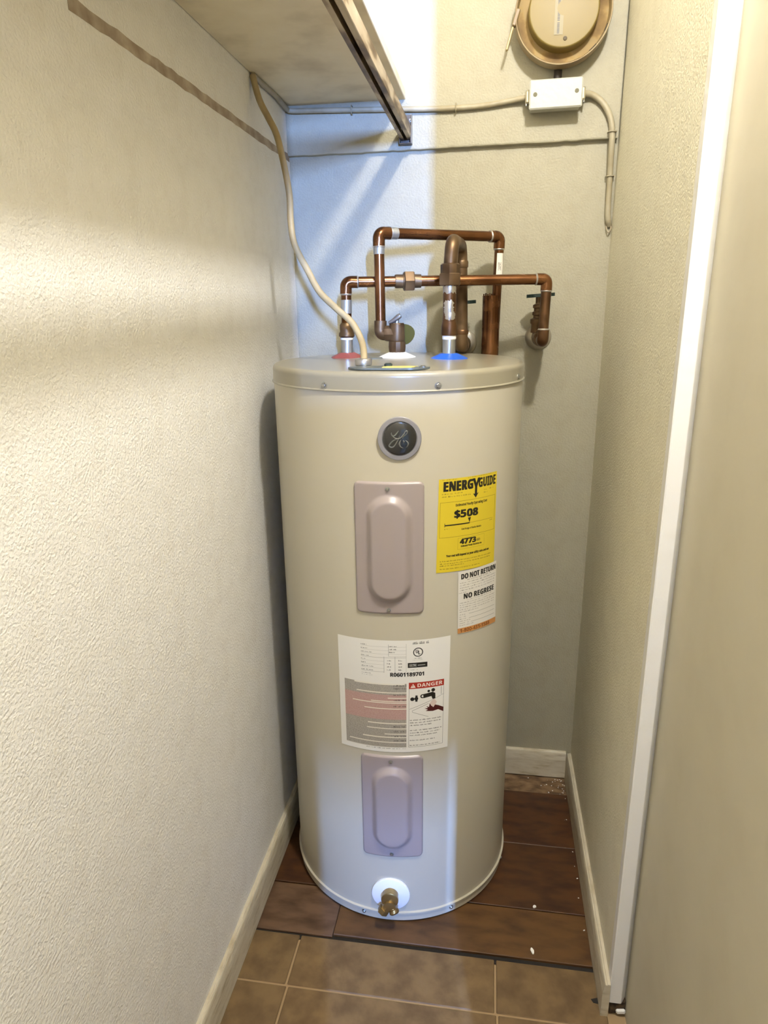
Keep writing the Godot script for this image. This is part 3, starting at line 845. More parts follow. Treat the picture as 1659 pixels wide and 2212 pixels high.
	w.text("DANGER", 0.71, 0.379, 0.935, 0.411, rgb(240, 232, 220)); w.poly([[0.648, 0.414], [0.694, 0.414], [0.671, 0.378]], rgb(240, 232, 220)); w.rect(0.667, 0.39, 0.674, 0.404, rgb(166, 44, 26))
	w.disc(0.665, 0.515, 0.018, ink); w.disc(0.70, 0.512, 0.017, ink); w.rect(0.692, 0.484, 0.712, 0.54, ink)
	w.disc(0.755, 0.495, 0.02, ink); w.disc(0.757, 0.495, 0.011, rgb(230, 228, 220)); w.poly([[0.76, 0.478], [0.845, 0.466], [0.87, 0.48], [0.872, 0.53], [0.845, 0.53], [0.835, 0.503], [0.765, 0.514]], ink); w.disc(0.81, 0.455, 0.012, ink); w.disc(0.85, 0.45, 0.017, ink)
	w.line(0.64, 0.605, 0.82, 0.545, 2.4, k1); w.line(0.82, 0.545, 0.945, 0.50, 2.0, k1); w.line(0.665, 0.62, 0.81, 0.565, 2.4, k1); w.line(0.665, 0.62, 0.665, 0.632, 2.4, k1); w.line(0.665, 0.632, 0.81, 0.685, 2.4, k1); w.line(0.925, 0.43, 0.925, 0.50, 2, k1)
	w.poly([[0.825, 0.555], [0.86, 0.53], [0.885, 0.56], [0.87, 0.6], [0.83, 0.595]], rgb(214, 196, 184))
	var hand := rgb(70, 16, 14)
	w.poly([[0.95, 0.62], [0.90, 0.595], [0.87, 0.585], [0.855, 0.605], [0.835, 0.59], [0.82, 0.565], [0.815, 0.60], [0.79, 0.588], [0.805, 0.607], [0.775, 0.608], [0.805, 0.622], [0.785, 0.632], [0.815, 0.636], [0.85, 0.64], [0.90, 0.632], [0.95, 0.66]], hand)
	for k in 11:
		if k in [3, 7, 9]: continue
		w.fine(0.645, [0.93, 0.925, 0.85, 0, 0.935, 0.92, 0.90, 0, 0.87, 0, 0.92][k], 0.70 + 0.0232 * k, 12, rgb(34, 32, 26), rng, 0.95)
	var wm := mat(Color.WHITE, 0.45)
	wm.albedo_texture = w.tex()
	obj("rating_label", sticker([Vector2(-20.91, 0.7015), Vector2(30.44, 0.7035), Vector2(-20.8, 0.4455), Vector2(29.8, 0.4464)], 0.0007, 28, 8), wm, t).set_meta("label", "large white rating and danger label")

# ---------------------------------------------------------------- pipes
func elbow(parent: Node, a: Vector3, p: Vector3, c: Vector3, r: float, arm: float, m: Material) -> void:
	var pa := p + (a - p).normalized() * arm
	var pc := p + (c - p).normalized() * arm
	var path := rounded([pa, p, pc], arm * 0.86, 10)
	var e := obj("elbow", B.new().tube(path, r, 24), m, parent, 60)
	for q in [[pa, (pa - p).normalized()], [pc, (pc - p).normalized()]]:
		obj("solder_ring", B.new().lathe([Vector2(r * 0.6, -0.0005), Vector2(r * 1.01, -0.0005), Vector2(r * 1.03, 0.0008), Vector2(r * 0.9, 0.0028), Vector2(r * 0.6, 0.003)], 24, up_to(q[1], q[0])), mats.solder, e)

func pipe(parent: Node, a: Vector3, b: Vector3, r: float, m: Material) -> MeshInstance3D:
	return obj("pipe", B.new().tube([a, a.lerp(b, 0.5), b], r, 24), m, parent)

func band(parent: Node, called: String, a: Vector3, b: Vector3, prof: Array, m: Material, seg := 24) -> MeshInstance3D:
	# prof: (radius, fraction of the way from a to b)
	var l := (b - a).length()
	var q := [Vector2(0, prof[0].y * l)]
	for p in prof: q.append(Vector2(p.x, p.y * l))
	q.append(Vector2(0, prof[-1].y * l))
	return obj(called, B.new().lathe(q, seg, up_to(b - a, a)), m, parent)

func build_pipes() -> void:
	var r := 0.0111
	# hot water: up out of the tank, across and down to the right-hand valve
	var h0 := Vector3(-0.1165, 1.2365, 0.262)
	var h1 := Vector3(-0.1155, 1.3815, 0.262)
	var h2 := Vector3(0.3095, 1.3835, 0.150)
	var h3 := Vector3(0.3075, 1.2505, 0.150)
	var h4 := Vector3(0.306, 1.2545, 0.104)
	var hot := thing("hot_water_pipe", Vector3.ZERO, "long copper pipe from red collar, across the front to the right-hand wall valve", "pipe")
	pipe(hot, h0 + Vector3(0, 0.03, 0), h1 - Vector3(0, 0.02, 0), r, mats.copper)
	pipe(hot, h1 + Vector3(0.02, 0, -0.005), h2 - Vector3(0.02, 0, -0.005), r, mats.copper)
	pipe(hot, h2 - Vector3(0, 0.02, 0), h3 + Vector3(0, 0.018, 0), r, mats.fitting)
	elbow(hot, h0, h1, h2, r * 1.13, 0.024, mats.copper)
	elbow(hot, h1, h2, h3, r * 1.13, 0.024, mats.copper)
	elbow(hot, h2, h3, h4, r * 1.13, 0.026, mats.fitting)
	band(hot, "nipple", h0 - Vector3(0, 0.002, 0), h0 + Vector3(0, 0.030, 0), [Vector2(0.0128, 0.0), Vector2(0.0128, 0.96), Vector2(0.0115, 1.0)], mats.zinc).set_meta("label", "shiny zinc nipple")
	band(hot, "thread_tape", h0 + Vector3(0, 0.0265, 0), h0 + Vector3(0, 0.0325, 0), [Vector2(0.0135, 0.0), Vector2(0.0142, 0.4), Vector2(0.0128, 1.0)], mats.tape)
	band(hot, "coupling", h0 + Vector3(0, 0.031, 0), h0 + Vector3(0, 0.062, 0), [Vector2(0.0145, 0.0), Vector2(0.0172, 0.1), Vector2(0.0168, 0.28), Vector2(0.0145, 0.42), Vector2(0.0152, 0.62), Vector2(0.0148, 0.85), Vector2(0.0115, 1.0)], mats.bronze)
	band(hot, "foil_band", Vector3(-0.1158, 1.3175, 0.262), Vector3(-0.1156, 1.3455, 0.262), [Vector2(0.0116, 0.0), Vector2(0.0119, 0.03), Vector2(0.0119, 0.97), Vector2(0.0116, 1.0)], mats.zinc)
	var d := (h2 - h1).normalized()
	var uc := h1 + d * 0.1330
	band(hot, "union", uc - d * 0.028, uc + d * 0.028, [Vector2(0.0135, 0.0), Vector2(0.0142, 0.05), Vector2(0.0142, 0.3), Vector2(0.016, 0.32), Vector2(0.016, 0.72), Vector2(0.0142, 0.74), Vector2(0.0138, 1.0)], mats.bronze)
	band(hot, "union_nut", uc - d * 0.009, uc + d * 0.013, [Vector2(0.0200, 0.0), Vector2(0.0222, 0.08), Vector2(0.0222, 0.9), Vector2(0.0200, 1.0)], mats.bronze, 6)
	# cold water: up through a union, back over and down to the valve behind
	var c0 := Vector3(0.107, 1.2365, 0.296)
	var rc := 0.0132
	var cold := thing("cold_water_pipe", Vector3.ZERO, "thick stained pipe rising from blue collar and bending back to the wall", "pipe")
	band(cold, "nipple", c0 - Vector3(0, 0.002, 0), c0 + Vector3(0, 0.034, 0), [Vector2(0.0132, 0.0), Vector2(0.0132, 0.9), Vector2(0.0122, 1.0)], mats.zinc)
	band(cold, "thread_tape", c0 + Vector3(0, 0.0275, 0), c0 + Vector3(0, 0.0365, 0), [Vector2(0.0138, 0.0), Vector2(0.0147, 0.3), Vector2(0.0142, 0.8), Vector2(0.0136, 1.0)], mats.tape)
	band(cold, "coupling", c0 + Vector3(0, 0.0355, 0), c0 + Vector3(0, 0.063, 0), [Vector2(0.0158, 0.0), Vector2(0.0164, 0.12), Vector2(0.0164, 0.7), Vector2(0.0146, 1.0)], mats.fitting)
	band(cold, "riser", c0 + Vector3(0, 0.06, 0), c0 + Vector3(0, 0.140, 0), [Vector2(0.0144, 0.0), Vector2(0.0134, 0.25), Vector2(0.0136, 0.5), Vector2(0.0136, 0.96), Vector2(0.0132, 1.0)], mats.fitting)
	for e in [[0.066, 0.016, -0.5, 0.9], [0.080, 0.024, -0.9, 0.7], [0.119, 0.015, -1.5, 1.2]]:
		var a0: float = e[2]
		var a1: float = e[3]
		var y0: float = e[0]
		var y1: float = e[0] + e[1]
		var jag := []
		for k in 26: jag.append(rng.randf_range(-0.2, 0.2))
		var sm := B.new()
		sm.sheet(12, 12, func(u: float, v: float) -> Vector3:
			var a: float = lerpf(a0, a1, u) + jag[int(v * 12)] * (2.0 * u - 1.0)
			var yy: float = lerpf(y0, y1, v) + jag[13 + int(u * 12)] * 0.012 * (2.0 * v - 1.0)
			var rr := 0.0139 + 0.0008 * sin(PI * u) * sin(PI * v)
			return c0 + Vector3(sin(a) * rr, yy, cos(a) * rr))
		obj("solder_smear", sm, mats.solder, cold, 60)
	band(cold, "union_nut", c0 + Vector3(0, 0.1335, 0), c0 + Vector3(0, 0.1575, 0), [Vector2(0.0212, 0.0), Vector2(0.0236, 0.1), Vector2(0.0236, 0.9), Vector2(0.0212, 1.0)], mats.bronze, 6)
	band(cold, "union_collar", c0 + Vector3(0, 0.1565, 0), c0 + Vector3(0, 0.1765, 0), [Vector2(0.0190, 0.0), Vector2(0.0195, 0.1), Vector2(0.0195, 0.86), Vector2(0.0160, 1.0)], mats.bronze, 8)
	var g := rounded([c0 + Vector3(0.0005, 0.17, 0), Vector3(0.1105, 1.4555, 0.294), Vector3(0.1215, 1.4560, 0.155), Vector3(0.127, 1.238, 0.150), Vector3(0.1262, 1.2417, 0.104)], 0.030, 10)
	obj("gooseneck", B.new().tube(g, rc + 0.0008, 28), mats.bronze, cold, 60)
	band(cold, "elbow_lip", Vector3(0.1262, 1.268, 0.1505), Vector3(0.1264, 1.278, 0.1505), [Vector2(0.0146, 0.0), Vector2(0.0158, 0.2), Vector2(0.0158, 0.8), Vector2(0.0146, 1.0)], mats.fitting)
	band(cold, "elbow_lip", Vector3(0.1226, 1.410, 0.1540), Vector3(0.1226, 1.425, 0.1540), [Vector2(0.0146, 0.0), Vector2(0.0158, 0.2), Vector2(0.0158, 0.8), Vector2(0.0146, 1.0)], mats.bronze)
	# relief discharge line: up from the valve, across the back and down into the standpipe
	var t0 := Vector3(-0.031, 1.276, 0.266)
	var t1 := Vector3(-0.0415, 1.276, 0.264)
	var t2 := Vector3(-0.0430, 1.4765, 0.264)
	var t3 := Vector3(0.2050, 1.4785, 0.082)
	var t4 := Vector3(0.1990, 1.20, 0.080)
	var rd := thing("relief_discharge_pipe", Vector3.ZERO, "thin copper discharge pipe from relief valve, highest of the pipes, ending in the standpipe", "pipe")
	pipe(rd, t1 + Vector3(0, 0.02, 0), t2 - Vector3(0, 0.02, 0), r * 0.98, mats.copper)
	var dd := (t3 - t2).normalized()
	pipe(rd, t2 + dd * 0.02, t3 - dd * 0.02, r * 0.98, mats.copper)
	pipe(rd, t3 - Vector3(0, 0.02, 0), t4, r * 0.95, mats.copper)
	elbow(rd, t1, t2, t3, r * 1.14, 0.026, mats.copper)
	elbow(rd, t2, t3, t4, r * 1.14, 0.026, mats.copper)
	obj("elbow", B.new().tube(rounded([Vector3(-0.021, 1.2755, 0.267), Vector3(-0.0425, 1.2735, 0.2645), Vector3(-0.0418, 1.302, 0.264)], 0.02, 10), r * 1.2, 24), mats.bronze, rd, 60)
	band(rd, "foil_band", Vector3(-0.0428, 1.435, 0.264), Vector3(-0.0429, 1.4515, 0.264), [Vector2(0.0114, 0.0), Vector2(0.0119, 0.05), Vector2(0.0119, 0.95), Vector2(0.0114, 1.0)], mats.zinc)
	band(rd, "foil_band", t2 + dd * 0.027, t2 + dd * 0.043, [Vector2(0.0114, 0.0), Vector2(0.0119, 0.05), Vector2(0.0119, 0.95), Vector2(0.0114, 1.0)], mats.zinc)
	# paper sticker on the down pipe
	var pc := Canvas.new(96, 256, rgb(222, 216, 200))
	for k in 6: pc.fine(0.2, 0.62, 0.34 + 0.05 * k, 12, rgb(24, 22, 20), rng, 0.95)
	var pm := mat(Color.WHITE, 0.6)
	pm.albedo_texture = pc.tex()
	obj("pipe_sticker", B.new().sheet(10, 4, func(u: float, v: float) -> Vector3:
		var yy := lerpf(1.443, 1.385, v)
		var ctr := t3.lerp(t4, (t3.y - yy) / (t3.y - t4.y))
		var a := lerpf(-0.35, 1.25, u)
		return Vector3(ctr.x + sin(a) * 0.01095, yy, ctr.z + cos(a) * 0.01095)), pm, rd)
	# open copper standpipe behind the tank
	var sp := B.new()
	var prof := [Vector2(0.0186, 0.0), Vector2(0.0204, 0.0), Vector2(0.0204, 1.3545), Vector2(0.0186, 1.3545), Vector2(0.0186, 0.0)]
	sp.lathe(prof, 32, Transform3D(Basis(), Vector3(0.1908, -0.003, 0.080)))
	for k in 5:
		sp.box(Vector3(0.1908 - 0.0175 + 0.0045 * k, 1.3525, 0.080 + 0.0105 + 0.0018 * k), Vector3(0.003, 0.006 + 0.003 * (k % 2), 0.001), 0.0, Basis(Vector3.UP, -0.6 + 0.2 * k))
	var stand := obj("standpipe", sp, mats.copper)
	tag(stand, "wide open-topped copper standpipe behind the water heater", "pipe")
	# relief valve
	var v0 := Vector3(-0.006, 1.2365, 0.268)
	var rv := thing("relief_valve", v0, "brass relief valve on the white collar with grey lever and olive tag", "valve")
	var zero := Vector3.ZERO
	obj("hex_base", B.new().lathe([Vector2(0, -0.001), Vector2(0.0165, -0.001), Vector2(0.0178, 0.003), Vector2(0.0186, 0.012), Vector2(0.0178, 0.022), Vector2(0.015, 0.025), Vector2(0, 0.025)], 12), mats.bronze, rv, 25)
	obj("body", B.new().lathe([Vector2(0, 0.02), Vector2(0.0165, 0.024), Vector2(0.0172, 0.03), Vector2(0.0160, 0.058), Vector2(0.0145, 0.0605), Vector2(0, 0.0605)], 28), mats.bronze, rv)
	obj("outlet", B.new().tube([Vector3(-0.004, 0.039, 0.001), Vector3(-0.0155, 0.039, -0.001), Vector3(-0.021, 0.039, -0.001), Vector3(-0.026, 0.039, -0.001)], 0.0155, 8, true, [0.0155, 0.0165, 0.0165, 0.0155]), mats.bronze, rv)
	obj("lever", B.new().tube([Vector3(-0.017, 0.0605, 0.004), Vector3(-0.006, 0.066, 0.004), Vector3(0.004, 0.0735, 0.004), Vector3(0.0085, 0.0765, 0.004)], 0.003, 10, true, [0.003, 0.0048, 0.0058, 0.0048]), mat(rgb(128, 124, 118), 0.4, 0.7), rv, 60)
	obj("lever_stem", B.new().lathe([Vector2(0, 0.058), Vector2(0.005, 0.058), Vector2(0.005, 0.067), Vector2(0, 0.068)], 14), mats.zinc, rv)
	var leaf := PackedVector2Array()
	for k in 22:
		var a := TAU * k / 22
		leaf.append(Vector2(cos(a) * 0.0185 + 0.003 * cos(2 * a), sin(a) * 0.0215))
	obj("warning_tag", B.new().plate(leaf, 0.0008, Transform3D(Basis(Vector3.UP, -0.25) * Basis(Vector3.BACK, 0.3), Vector3(0.0175, 0.0375, -0.010))), mat(rgb(68, 66, 12), 0.6), rv)
	# stop valves on the back wall
	stop_valve(Vector3(0.3062, 1.2555, 0.0065), "right-hand stop valve with dark green handle, where the long copper pipe ends")
	stop_valve(Vector3(0.1262, 1.2417, 0.0), "stop valve with dark green handle half hidden behind the thick pipe")

func stop_valve(at: Vector3, label: String) -> void:
	at.z = 0.0
	var v := thing("stop_valve", at, label, "valve", "stop valves on the back wall")
	var out := up_to(Vector3.BACK, Vector3.ZERO)
	obj("escutcheon", B.new().lathe([Vector2(0.0, -0.004), Vector2(0.0315, -0.004), Vector2(0.0315, 0.003), Vector2(0.0295, 0.006), Vector2(0.024, 0.0085), Vector2(0.0155, 0.010), Vector2(0.0, 0.010)], 40, out), mat(rgb(172, 164, 146), 0.28, 0.6), v)
	obj("stub", B.new().tube([Vector3(0, 0, 0.0), Vector3(0, 0, 0.05)], 0.0118, 20), mats.fitting, v)
	obj("body", B.new().lathe([Vector2(0, 0.036), Vector2(0.0165, 0.036), Vector2(0.0185, 0.042), Vector2(0.0165, 0.05), Vector2(0.0195, 0.07), Vector2(0.0165, 0.088), Vector2(0.0185, 0.094), Vector2(0.0165, 0.104), Vector2(0, 0.104)], 20, out), mats.bronze, v)
	var stem := [Vector2(0, 0.008), Vector2(0.0145, 0.012), Vector2(0.0138, 0.03), Vector2(0.0165, 0.034), Vector2(0.0165, 0.042), Vector2(0.010, 0.045), Vector2(0.010, 0.050), Vector2(0.0125, 0.052), Vector2(0.0125, 0.058), Vector2(0.009, 0.060), Vector2(0.009, 0.066), Vector2(0.0115, 0.068), Vector2(0.0115, 0.074), Vector2(0.006, 0.077), Vector2(0.006, 0.092), Vector2(0, 0.093)]
	obj("bonnet", B.new().lathe(stem, 16, Transform3D(Basis(), Vector3(-0.008, 0, 0.070))), mats.bronze, v)
	# oval wheel handle with a scalloped rim
	var rim := PackedVector2Array()
	for k in 40:
		var a := TAU * k / 40
		var s := 1.0 + 0.07 * cos(a * 6)
		rim.append(Vector2(cos(a) * 0.030 * s, sin(a) * 0.021 * s))
	obj("handle", B.new().plate(rim, 0.0075, Transform3D(Basis(Vector3(1, 0.06, 0), Vector3(0, 0, 1), Vector3(0, 1, 0)), Vector3(-0.003, 0.0915, 0.068))), mat(rgb(20, 36, 31), 0.45), v)

# ---------------------------------------------------------------- shelf, rail and cables
func build_shelf() -> void:
	var sh := B.new().box(Vector3((XL + -0.0162) / 2, 1.7805 + 0.0095, 1.05), Vector3(-0.0162 - XL - 0.001, 0.019, 2.09), 0.0012)
	var sm := mat(rgb(236, 226, 200), 0.6)
	sm.albedo_texture = noise(0.008, 101, 5, 512, [[0.0, Color(0.86, 0.84, 0.8)], [0.5, Color(0.97, 0.96, 0.94)], [1.0, Color(1, 1, 1)]])
	tri_world(sm, Vector3.ONE * 1.5)
	var shelf := obj("shelf", sh, sm)
	tag(shelf, "deep painted shelf board running along the left wall overhead", "shelf")
	# closet rail: a C channel with its slot downwards, held by a flange on the back wall
	var rail := thing("closet_rail", Vector3(-0.0150, 1.6970, 0.016), "worn steel closet rail with dark slot hanging under the shelf edge", "rail")
	var o := [Vector2(-0.0040, 0.0), Vector2(-0.0118, 0.0), Vector2(-0.0128, 0.001), Vector2(-0.0128, 0.025), Vector2(-0.0118, 0.026), Vector2(0.0118, 0.026), Vector2(0.0128, 0.025), Vector2(0.0128, 0.001), Vector2(0.0118, 0.0), Vector2(0.0035, 0.0), Vector2(0.0035, 0.0016), Vector2(0.0112, 0.0016), Vector2(0.0112, 0.0244), Vector2(-0.0112, 0.0244), Vector2(-0.0112, 0.0016), Vector2(-0.0040, 0.0016)]
	var worn := mat(rgb(194, 180, 152), 0.5, 0.25)
	worn.albedo_texture = noise(0.008, 111, 4, 512, [[0.0, Color(0.36, 0.3, 0.24)], [0.36, Color(0.62, 0.56, 0.48)], [0.52, Color(0.88, 0.85, 0.8)], [1.0, Color(1, 1, 0.97)]])
	tri_world(worn, Vector3(5, 5, 1.4))
	obj("channel", B.new().plate(PackedVector2Array(o), 1.99, Transform3D(Basis(), Vector3(0, 0, 0.006))), worn, rail)
	var fl := PackedVector2Array()
	for e in [[0.0125, 0.051, 0.0], [-0.0125, 0.051, 0.25], [-0.0125, -0.0115, 0.5], [0.0125, -0.0115, 0.75]]:
		for k in 5:
			var a: float = TAU * e[2] + PI / 2 * k / 4
			fl.append(Vector2(e[0] - 0.003 * signf(e[0]) + 0.003 * cos(a), e[1] - 0.003 * signf(e[1]) + 0.003 * sin(a)))
	var steel := mat(rgb(84, 74, 62), 0.45, 0.4)
	var br := obj("wall_flange", B.new().plate(fl, 0.003, Transform3D(Basis(), Vector3(0.0020, 0, 0.0))), steel, rail)
	obj("flange_rim", B.new().box(Vector3(0.0139, 0.020, 0.008), Vector3(0.0016, 0.060, 0.016), 0.0006), mat(rgb(150, 144, 132), 0.35, 0.5), br)
	obj("flange_foot", B.new().box(Vector3(0.0005, -0.0100, 0.011), Vector3(0.027, 0.0024, 0.022), 0.0006), steel, br)
	for e in [-0.0130, 0.0128]:
		obj("cup_cheek", B.new().plate(PackedVector2Array([Vector2(0.0, -0.011), Vector2(0.022, -0.011), Vector2(0.026, 0.006), Vector2(0.0, 0.010)]), 0.0018, Transform3D(Basis(Vector3(0, 0, 1), Vector3(0, 1, 0), Vector3(-1, 0, 0)), Vector3(e + 0.0009, 0, 0))), steel, br)
	screw(br, Transform3D(Basis(Vector3(1, 0, 0), Vector3(0, 0, 1), Vector3(0, -1, 0)), Vector3(0.0090, 0.040, 0.003)), 0.0026)

func cable_mat(col: Color) -> StandardMaterial3D:
	var m := mat(col, 0.5)
	m.albedo_texture = noise(0.01, 121, 4, 256, [[0.0, Color(0.8, 0.77, 0.7)], [1.0, Color(1, 1, 1)]])
	return tri_world(m, Vector3.ONE * 5.0)

func build_wall_fittings() -> void:
	# cream power cable from the corner under the shelf down to the tank
	var pts := [Vector3(-0.2935, 1.7755, 0.262), Vector3(-0.2816, 1.7317, 0.265), Vector3(-0.263, 1.6966, 0.270), Vector3(-0.2469, 1.6657, 0.275), Vector3(-0.2325, 1.6128, 0.285), Vector3(-0.219, 1.5503, 0.300), Vector3(-0.2161, 1.4972, 0.310), Vector3(-0.2069, 1.4524, 0.320), Vector3(-0.1782, 1.4023, 0.335), Vector3(-0.1521, 1.3615, 0.350), Vector3(-0.1164, 1.3298, 0.365), Vector3(-0.0811, 1.3013, 0.380), Vector3(-0.0586, 1.268, 0.402), Vector3(-0.0470, 1.2430, 0.440), Vector3(-0.0455, 1.2315, 0.455)]
	var pc := thing("power_cable", Vector3.ZERO, "loose cream cable hanging from the shelf corner to the heater's top", "cable")
	obj("sheath", B.new().tube(smooth_path(pts), 0.0066, 14), cable_mat(rgb(180, 162, 122)), pc, 60)
	var cl := Vector3(-0.0455, 1.2252, 0.4540)
	obj("clamp", B.new().lathe([Vector2(0, 0), Vector2(0.0155, 0), Vector2(0.0165, 0.003), Vector2(0.0165, 0.009), Vector2(0.014, 0.012), Vector2(0.012, 0.0125), Vector2(0.0085, 0.0125), Vector2(0.008, 0.006), Vector2(0, 0.006)], 28, Transform3D(Basis(), cl)), mats.solder, pc).set_meta("label", "shiny cable clamp")
	# painted cable along the wall under the shelf to the junction box
	var wallp := cable_mat(rgb(172, 164, 140))
	var wc := thing("wall_cable", Vector3.ZERO, "white painted cable along the back wall from the shelf corner to the junction box", "cable")
	var wp := [Vector3(-0.2925, 1.776, 0.262), Vector3(-0.2925, 1.776, 0.20), Vector3(-0.2925, 1.7775, 0.12), Vector3(-0.2925, 1.7735, 0.06), Vector3(-0.2905, 1.7705, 0.030), Vector3(-0.278, 1.7680, 0.0245), Vector3(-0.209, 1.7660, 0.0240), Vector3(-0.0671, 1.7610, 0.0235), Vector3(0.03, 1.7570, 0.0235), Vector3(0.1029, 1.7555, 0.0235), Vector3(0.17, 1.758, 0.0235), Vector3(0.225, 1.764, 0.026), Vector3(0.2565, 1.7665, 0.032)]
	obj("sheath", B.new().tube(smooth_path(wp), 0.0058, 12), wallp, wc, 60)
	staple(wc, Vector3(0.0985, 1.7556, 0.0235), Vector3.RIGHT, wallp)
	staple(wc, Vector3(-0.14, 1.7636, 0.0238), Vector3.RIGHT, wallp)
	var dc := thing("wall_cable", Vector3.ZERO, "painted cable curving down the back wall's right corner, ending in a hook", "cable")
	var dp := [Vector3(0.3735, 1.767, 0.032), Vector3(0.39, 1.7665, 0.027), Vector3(0.408, 1.7575, 0.0245), Vector3(0.4255, 1.7395, 0.0240), Vector3(0.4375, 1.7155, 0.0238), Vector3(0.4420, 1.692, 0.0236), Vector3(0.4436, 1.66, 0.020), Vector3(0.4460, 1.606, 0.0105), Vector3(0.4470, 1.56, 0.0085), Vector3(0.4480, 1.525, 0.008), Vector3(0.4510, 1.510, 0.007), Vector3(0.4535, 1.503, 0.001)]
	obj("sheath", B.new().tube(smooth_path(dp), 0.0066, 12), wallp, dc, 60)
	staple(dc, Vector3(0.4420, 1.692, 0.0236), Vector3.UP, wallp)
	staple(dc, Vector3(0.4461, 1.605, 0.0105), Vector3.UP, wallp)
	obj("hook", B.new().tube(smooth_path([Vector3(0.4475, 1.503, 0.002), Vector3(0.4482, 1.494, 0.008), Vector3(0.4525, 1.487, 0.010), Vector3(0.4572, 1.495, 0.008), Vector3(0.4578, 1.503, 0.003)], 0.003), 0.0016, 8), mat(rgb(150, 138, 112), 0.6), dc)
	# junction box, hung a little askew
	var jb := thing("junction_box", Vector3(0.3140, 1.7640, 0.0205), "small white painted junction box below the round meter socket", "electrical box")
	jb.rotation.z = 0.012
	var wm := mat(rgb(182, 181, 168), 0.5)
	wm.heightmap_enabled = true
	wm.heightmap_texture = noise(0.04, 131, 3, 256)
	wm.heightmap_scale = 0.05
	tri_world(wm, Vector3.ONE * 6.0, false)
	obj("box_body", B.new().box(Vector3(0, 0, 0.0175), Vector3(0.106, 0.052, 0.037), 0.002), wm, jb)
	var cv := obj("cover", B.new().box(Vector3(0, 0, 0.0385), Vector3(0.112, 0.057, 0.006), 0.0028), wm, jb)
	for s in [-1, 1]:
		obj("cover_screw", B.new().lathe([Vector2(0.0, 0.0), Vector2(0.0046, 0.0), Vector2(0.0042, 0.0014), Vector2(0, 0.0016)], 14, up_to(Vector3.BACK, Vector3(s * 0.0435, 0.001 + 0.001 * s, 0.041))), mat(rgb(92, 88, 62), 0.6), cv)
		var cn := obj("connector", B.new().box(Vector3(s * 0.0575, 0.001, 0.016), Vector3(0.012, 0.026, 0.020), 0.003), mat(rgb(176, 166, 136), 0.45, 0.35), jb)
		obj("clamp_screw", B.new().tube([Vector3(s * 0.061, -0.016, 0.02), Vector3(s * 0.061, 0.014, 0.02)], 0.0022, 10), mats.screw, cn)
	# round meter socket
	var ms := thing("meter_socket", Vector3(0.3205, 1.9140, 0.0195), "round beige meter socket with flat blank cover and clamp ring, top right", "meter socket")
	var out := up_to(Vector3.BACK, Vector3.ZERO)
	var bm := mat(rgb(160, 146, 114), 0.45)
	bm.albedo_texture = noise(0.01, 141, 5, 256, [[0.0, Color(0.5, 0.4, 0.26)], [0.45, Color(0.84, 0.78, 0.68)], [1.0, Color(1, 1, 1)]])
	tri_world(bm, Vector3.ONE * 3.0, false)
	obj("can", B.new().lathe([Vector2(0.0, -0.004), Vector2(0.090, -0.004), Vector2(0.0935, 0.0), Vector2(0.0935, 0.024), Vector2(0.0, 0.024)], 72, out), bm, ms)
	var cr := obj("clamp_ring", B.new().lathe([Vector2(0.092, 0.016), Vector2(0.0965, 0.015), Vector2(0.0995, 0.018), Vector2(0.0995, 0.044), Vector2(0.0985, 0.0475), Vector2(0.0965, 0.0478), Vector2(0.0950, 0.0455), Vector2(0.0940, 0.032)], 72, out), bm, ms)
	var dust_shade := mat(rgb(146, 124, 82), 0.8)  # dusty brown that also paints the shade inside the ring
	dust_shade.albedo_texture = noise(0.012, 145, 5, 256, [[0.0, Color(0.5, 0.42, 0.3)], [0.45, Color(0.85, 0.8, 0.7)], [0.6, Color(1.1, 1.08, 1.02)], [1.0, Color(1.25, 1.24, 1.2)]])
	tri_world(dust_shade, Vector3.ONE * 3.0, false)
	obj("dust_shade_recess", B.new().lathe([Vector2(0.0, 0.0285), Vector2(0.080, 0.0280), Vector2(0.0925, 0.0315), Vector2(0.0946, 0.0435)], 72, out), dust_shade, cr)
	var cvm := mat(rgb(116, 99, 46), 0.5)
	var disc := obj("cover_disc", B.new().lathe([Vector2(0.0725, 0.027), Vector2(0.0720, 0.052), Vector2(0.0705, 0.0565), Vector2(0.0680, 0.0585), Vector2(0.0, 0.0600)], 72, out), cvm, ms)
	var sl := Canvas.new(64, 300, rgb(122, 111, 76))
	for k in 40:
		if k % 9 != 4: sl.rect(0.34, 0.005 + 0.0245 * k, 0.62, 0.022 + 0.0245 * k, rgb(52, 50, 46))
	for k in 18:
		if k % 5 != 3: sl.rect(0.74, 0.02 + 0.0245 * k, 0.86, 0.036 + 0.0245 * k, rgb(66, 63, 56))
	var slm := mat(Color.WHITE, 0.5)
	slm.albedo_texture = sl.tex()
	obj("strip_label", B.new().sheet(2, 6, func(u: float, v: float) -> Vector3: return Vector3(lerpf(-0.0185, -0.0005, u), lerpf(0.055, -0.0475, v), 0.0597)), slm, disc)
	obj("rivet", B.new().lathe([Vector2(0, 0), Vector2(0.0042, 0), Vector2(0.0036, 0.0014), Vector2(0, 0.002)], 12, up_to(Vector3.BACK, Vector3(0.0050, -0.0545, 0.0588))), mat(rgb(66, 54, 26), 0.6), disc)
	# latch of the clamp ring on its left
	obj("latch", B.new().box(Vector3(-0.0965, -0.006, 0.040), Vector3(0.008, 0.032, 0.016), 0.0015, Basis(Vector3.BACK, -0.30)), bm, cr)
	obj("latch_tab", B.new().box(Vector3(-0.1085, -0.044, 0.042), Vector3(0.005, 0.044, 0.012), 0.0015, Basis(Vector3.BACK, -0.27)), mat(rgb(168, 150, 108), 0.5, 0.3), cr)
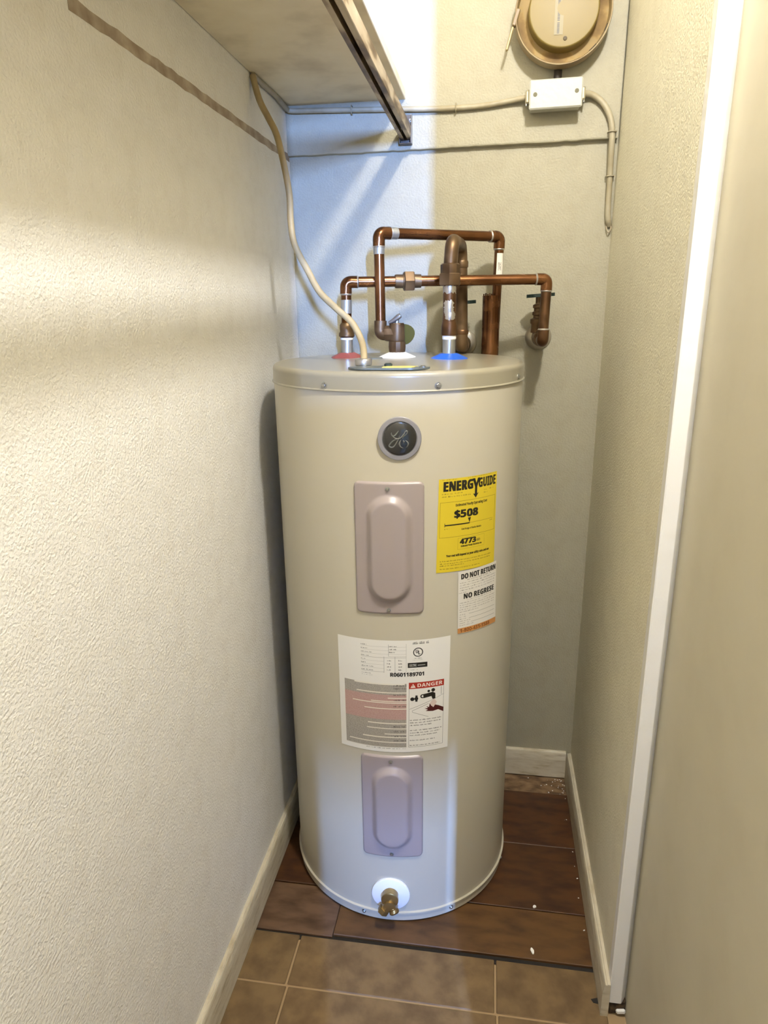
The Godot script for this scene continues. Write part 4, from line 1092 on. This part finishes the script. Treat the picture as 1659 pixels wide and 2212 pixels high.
	for e in [[112.0, 0.014], [138.0, 0.018]]:
		var a := deg_to_rad(e[0])
		obj("ring_slot", B.new().box(Vector3(sin(a) * 0.0945, cos(a) * 0.0945, 0.044), Vector3(0.0012, e[1], 0.005), 0.0, Basis(Vector3.BACK, -a - PI / 2)), mats.dark, cr)
	obj("conduit_nipple", B.new().tube([Vector3(-0.002, -0.082, 0.012), Vector3(-0.003, -0.124, 0.012)], 0.0085, 16), mat(rgb(44, 36, 26), 0.6, 0.3), ms)

func staple(parent: Node, at: Vector3, along: Vector3, m: Material) -> void:
	var side := Vector3.BACK.cross(along)
	var p := [at + side * 0.0085 - Vector3(0, 0, 0.0085), at + side * 0.0085 + Vector3(0, 0, 0.004), at + side * 0.004 + Vector3(0, 0, 0.0078), at - side * 0.004 + Vector3(0, 0, 0.0078), at - side * 0.0085 + Vector3(0, 0, 0.004), at - side * 0.0085 - Vector3(0, 0, 0.0085)]
	obj("staple", B.new().tube(p, 0.0013, 8), m, parent, 60)

func chip(called: String, at: Vector3, size: Vector3, turn: float, label: String) -> void:
	var b := B.new()
	var o := PackedVector2Array()
	for k in 9:
		var a := TAU * k / 9
		var s := rng.randf_range(0.75, 1.0)
		o.append(Vector2(cos(a) * size.x / 2 * s, sin(a) * size.z / 2 * s))
	b.plate(o, size.y, Transform3D(Basis(Vector3(1, 0, 0), Vector3(0, 0, 1), Vector3(0, 1, 0)), Vector3.ZERO))
	var c := obj(called, b, mats.tape)
	c.position = at
	c.rotation.y = turn
	tag(c, label, "paint chip")

func build_small_things() -> void:
	chip("paint_chip", Vector3(0.3226, -0.0028, 0.5955), Vector3(0.0075, 0.0022, 0.017), 0.25, "larger white paint chip lying on the front floorboard")
	chip("paint_chip", Vector3(0.334, -0.0028, 0.4792), Vector3(0.010, 0.0016, 0.008), 1.0, "smaller pale paint chip at the floorboard joint")
	# crumbs of plaster in the far corner and along the baseboard
	var b := B.new()
	for k in 34:
		var near := k < 22
		var x := XR - 0.0165 - absf(rng.randfn(0.0, 0.05 if near else 0.010))
		var z := 0.018 + absf(rng.randfn(0.0, 0.03)) if near else rng.randf_range(0.05, 0.6)
		var s := rng.randf_range(0.0008, 0.0028)
		b.box(Vector3(x, -0.0028 + s * 0.25, z), Vector3(s * rng.randf_range(0.8, 1.8), s * 0.6, s), s * 0.2, Basis(Vector3.UP, rng.randf() * TAU))
	var d := obj("plaster_debris", b, mats.tape)
	tag(d, "crumbs of white plaster along the right baseboard and back corner", "debris")
	d.set_meta("kind", "stuff")
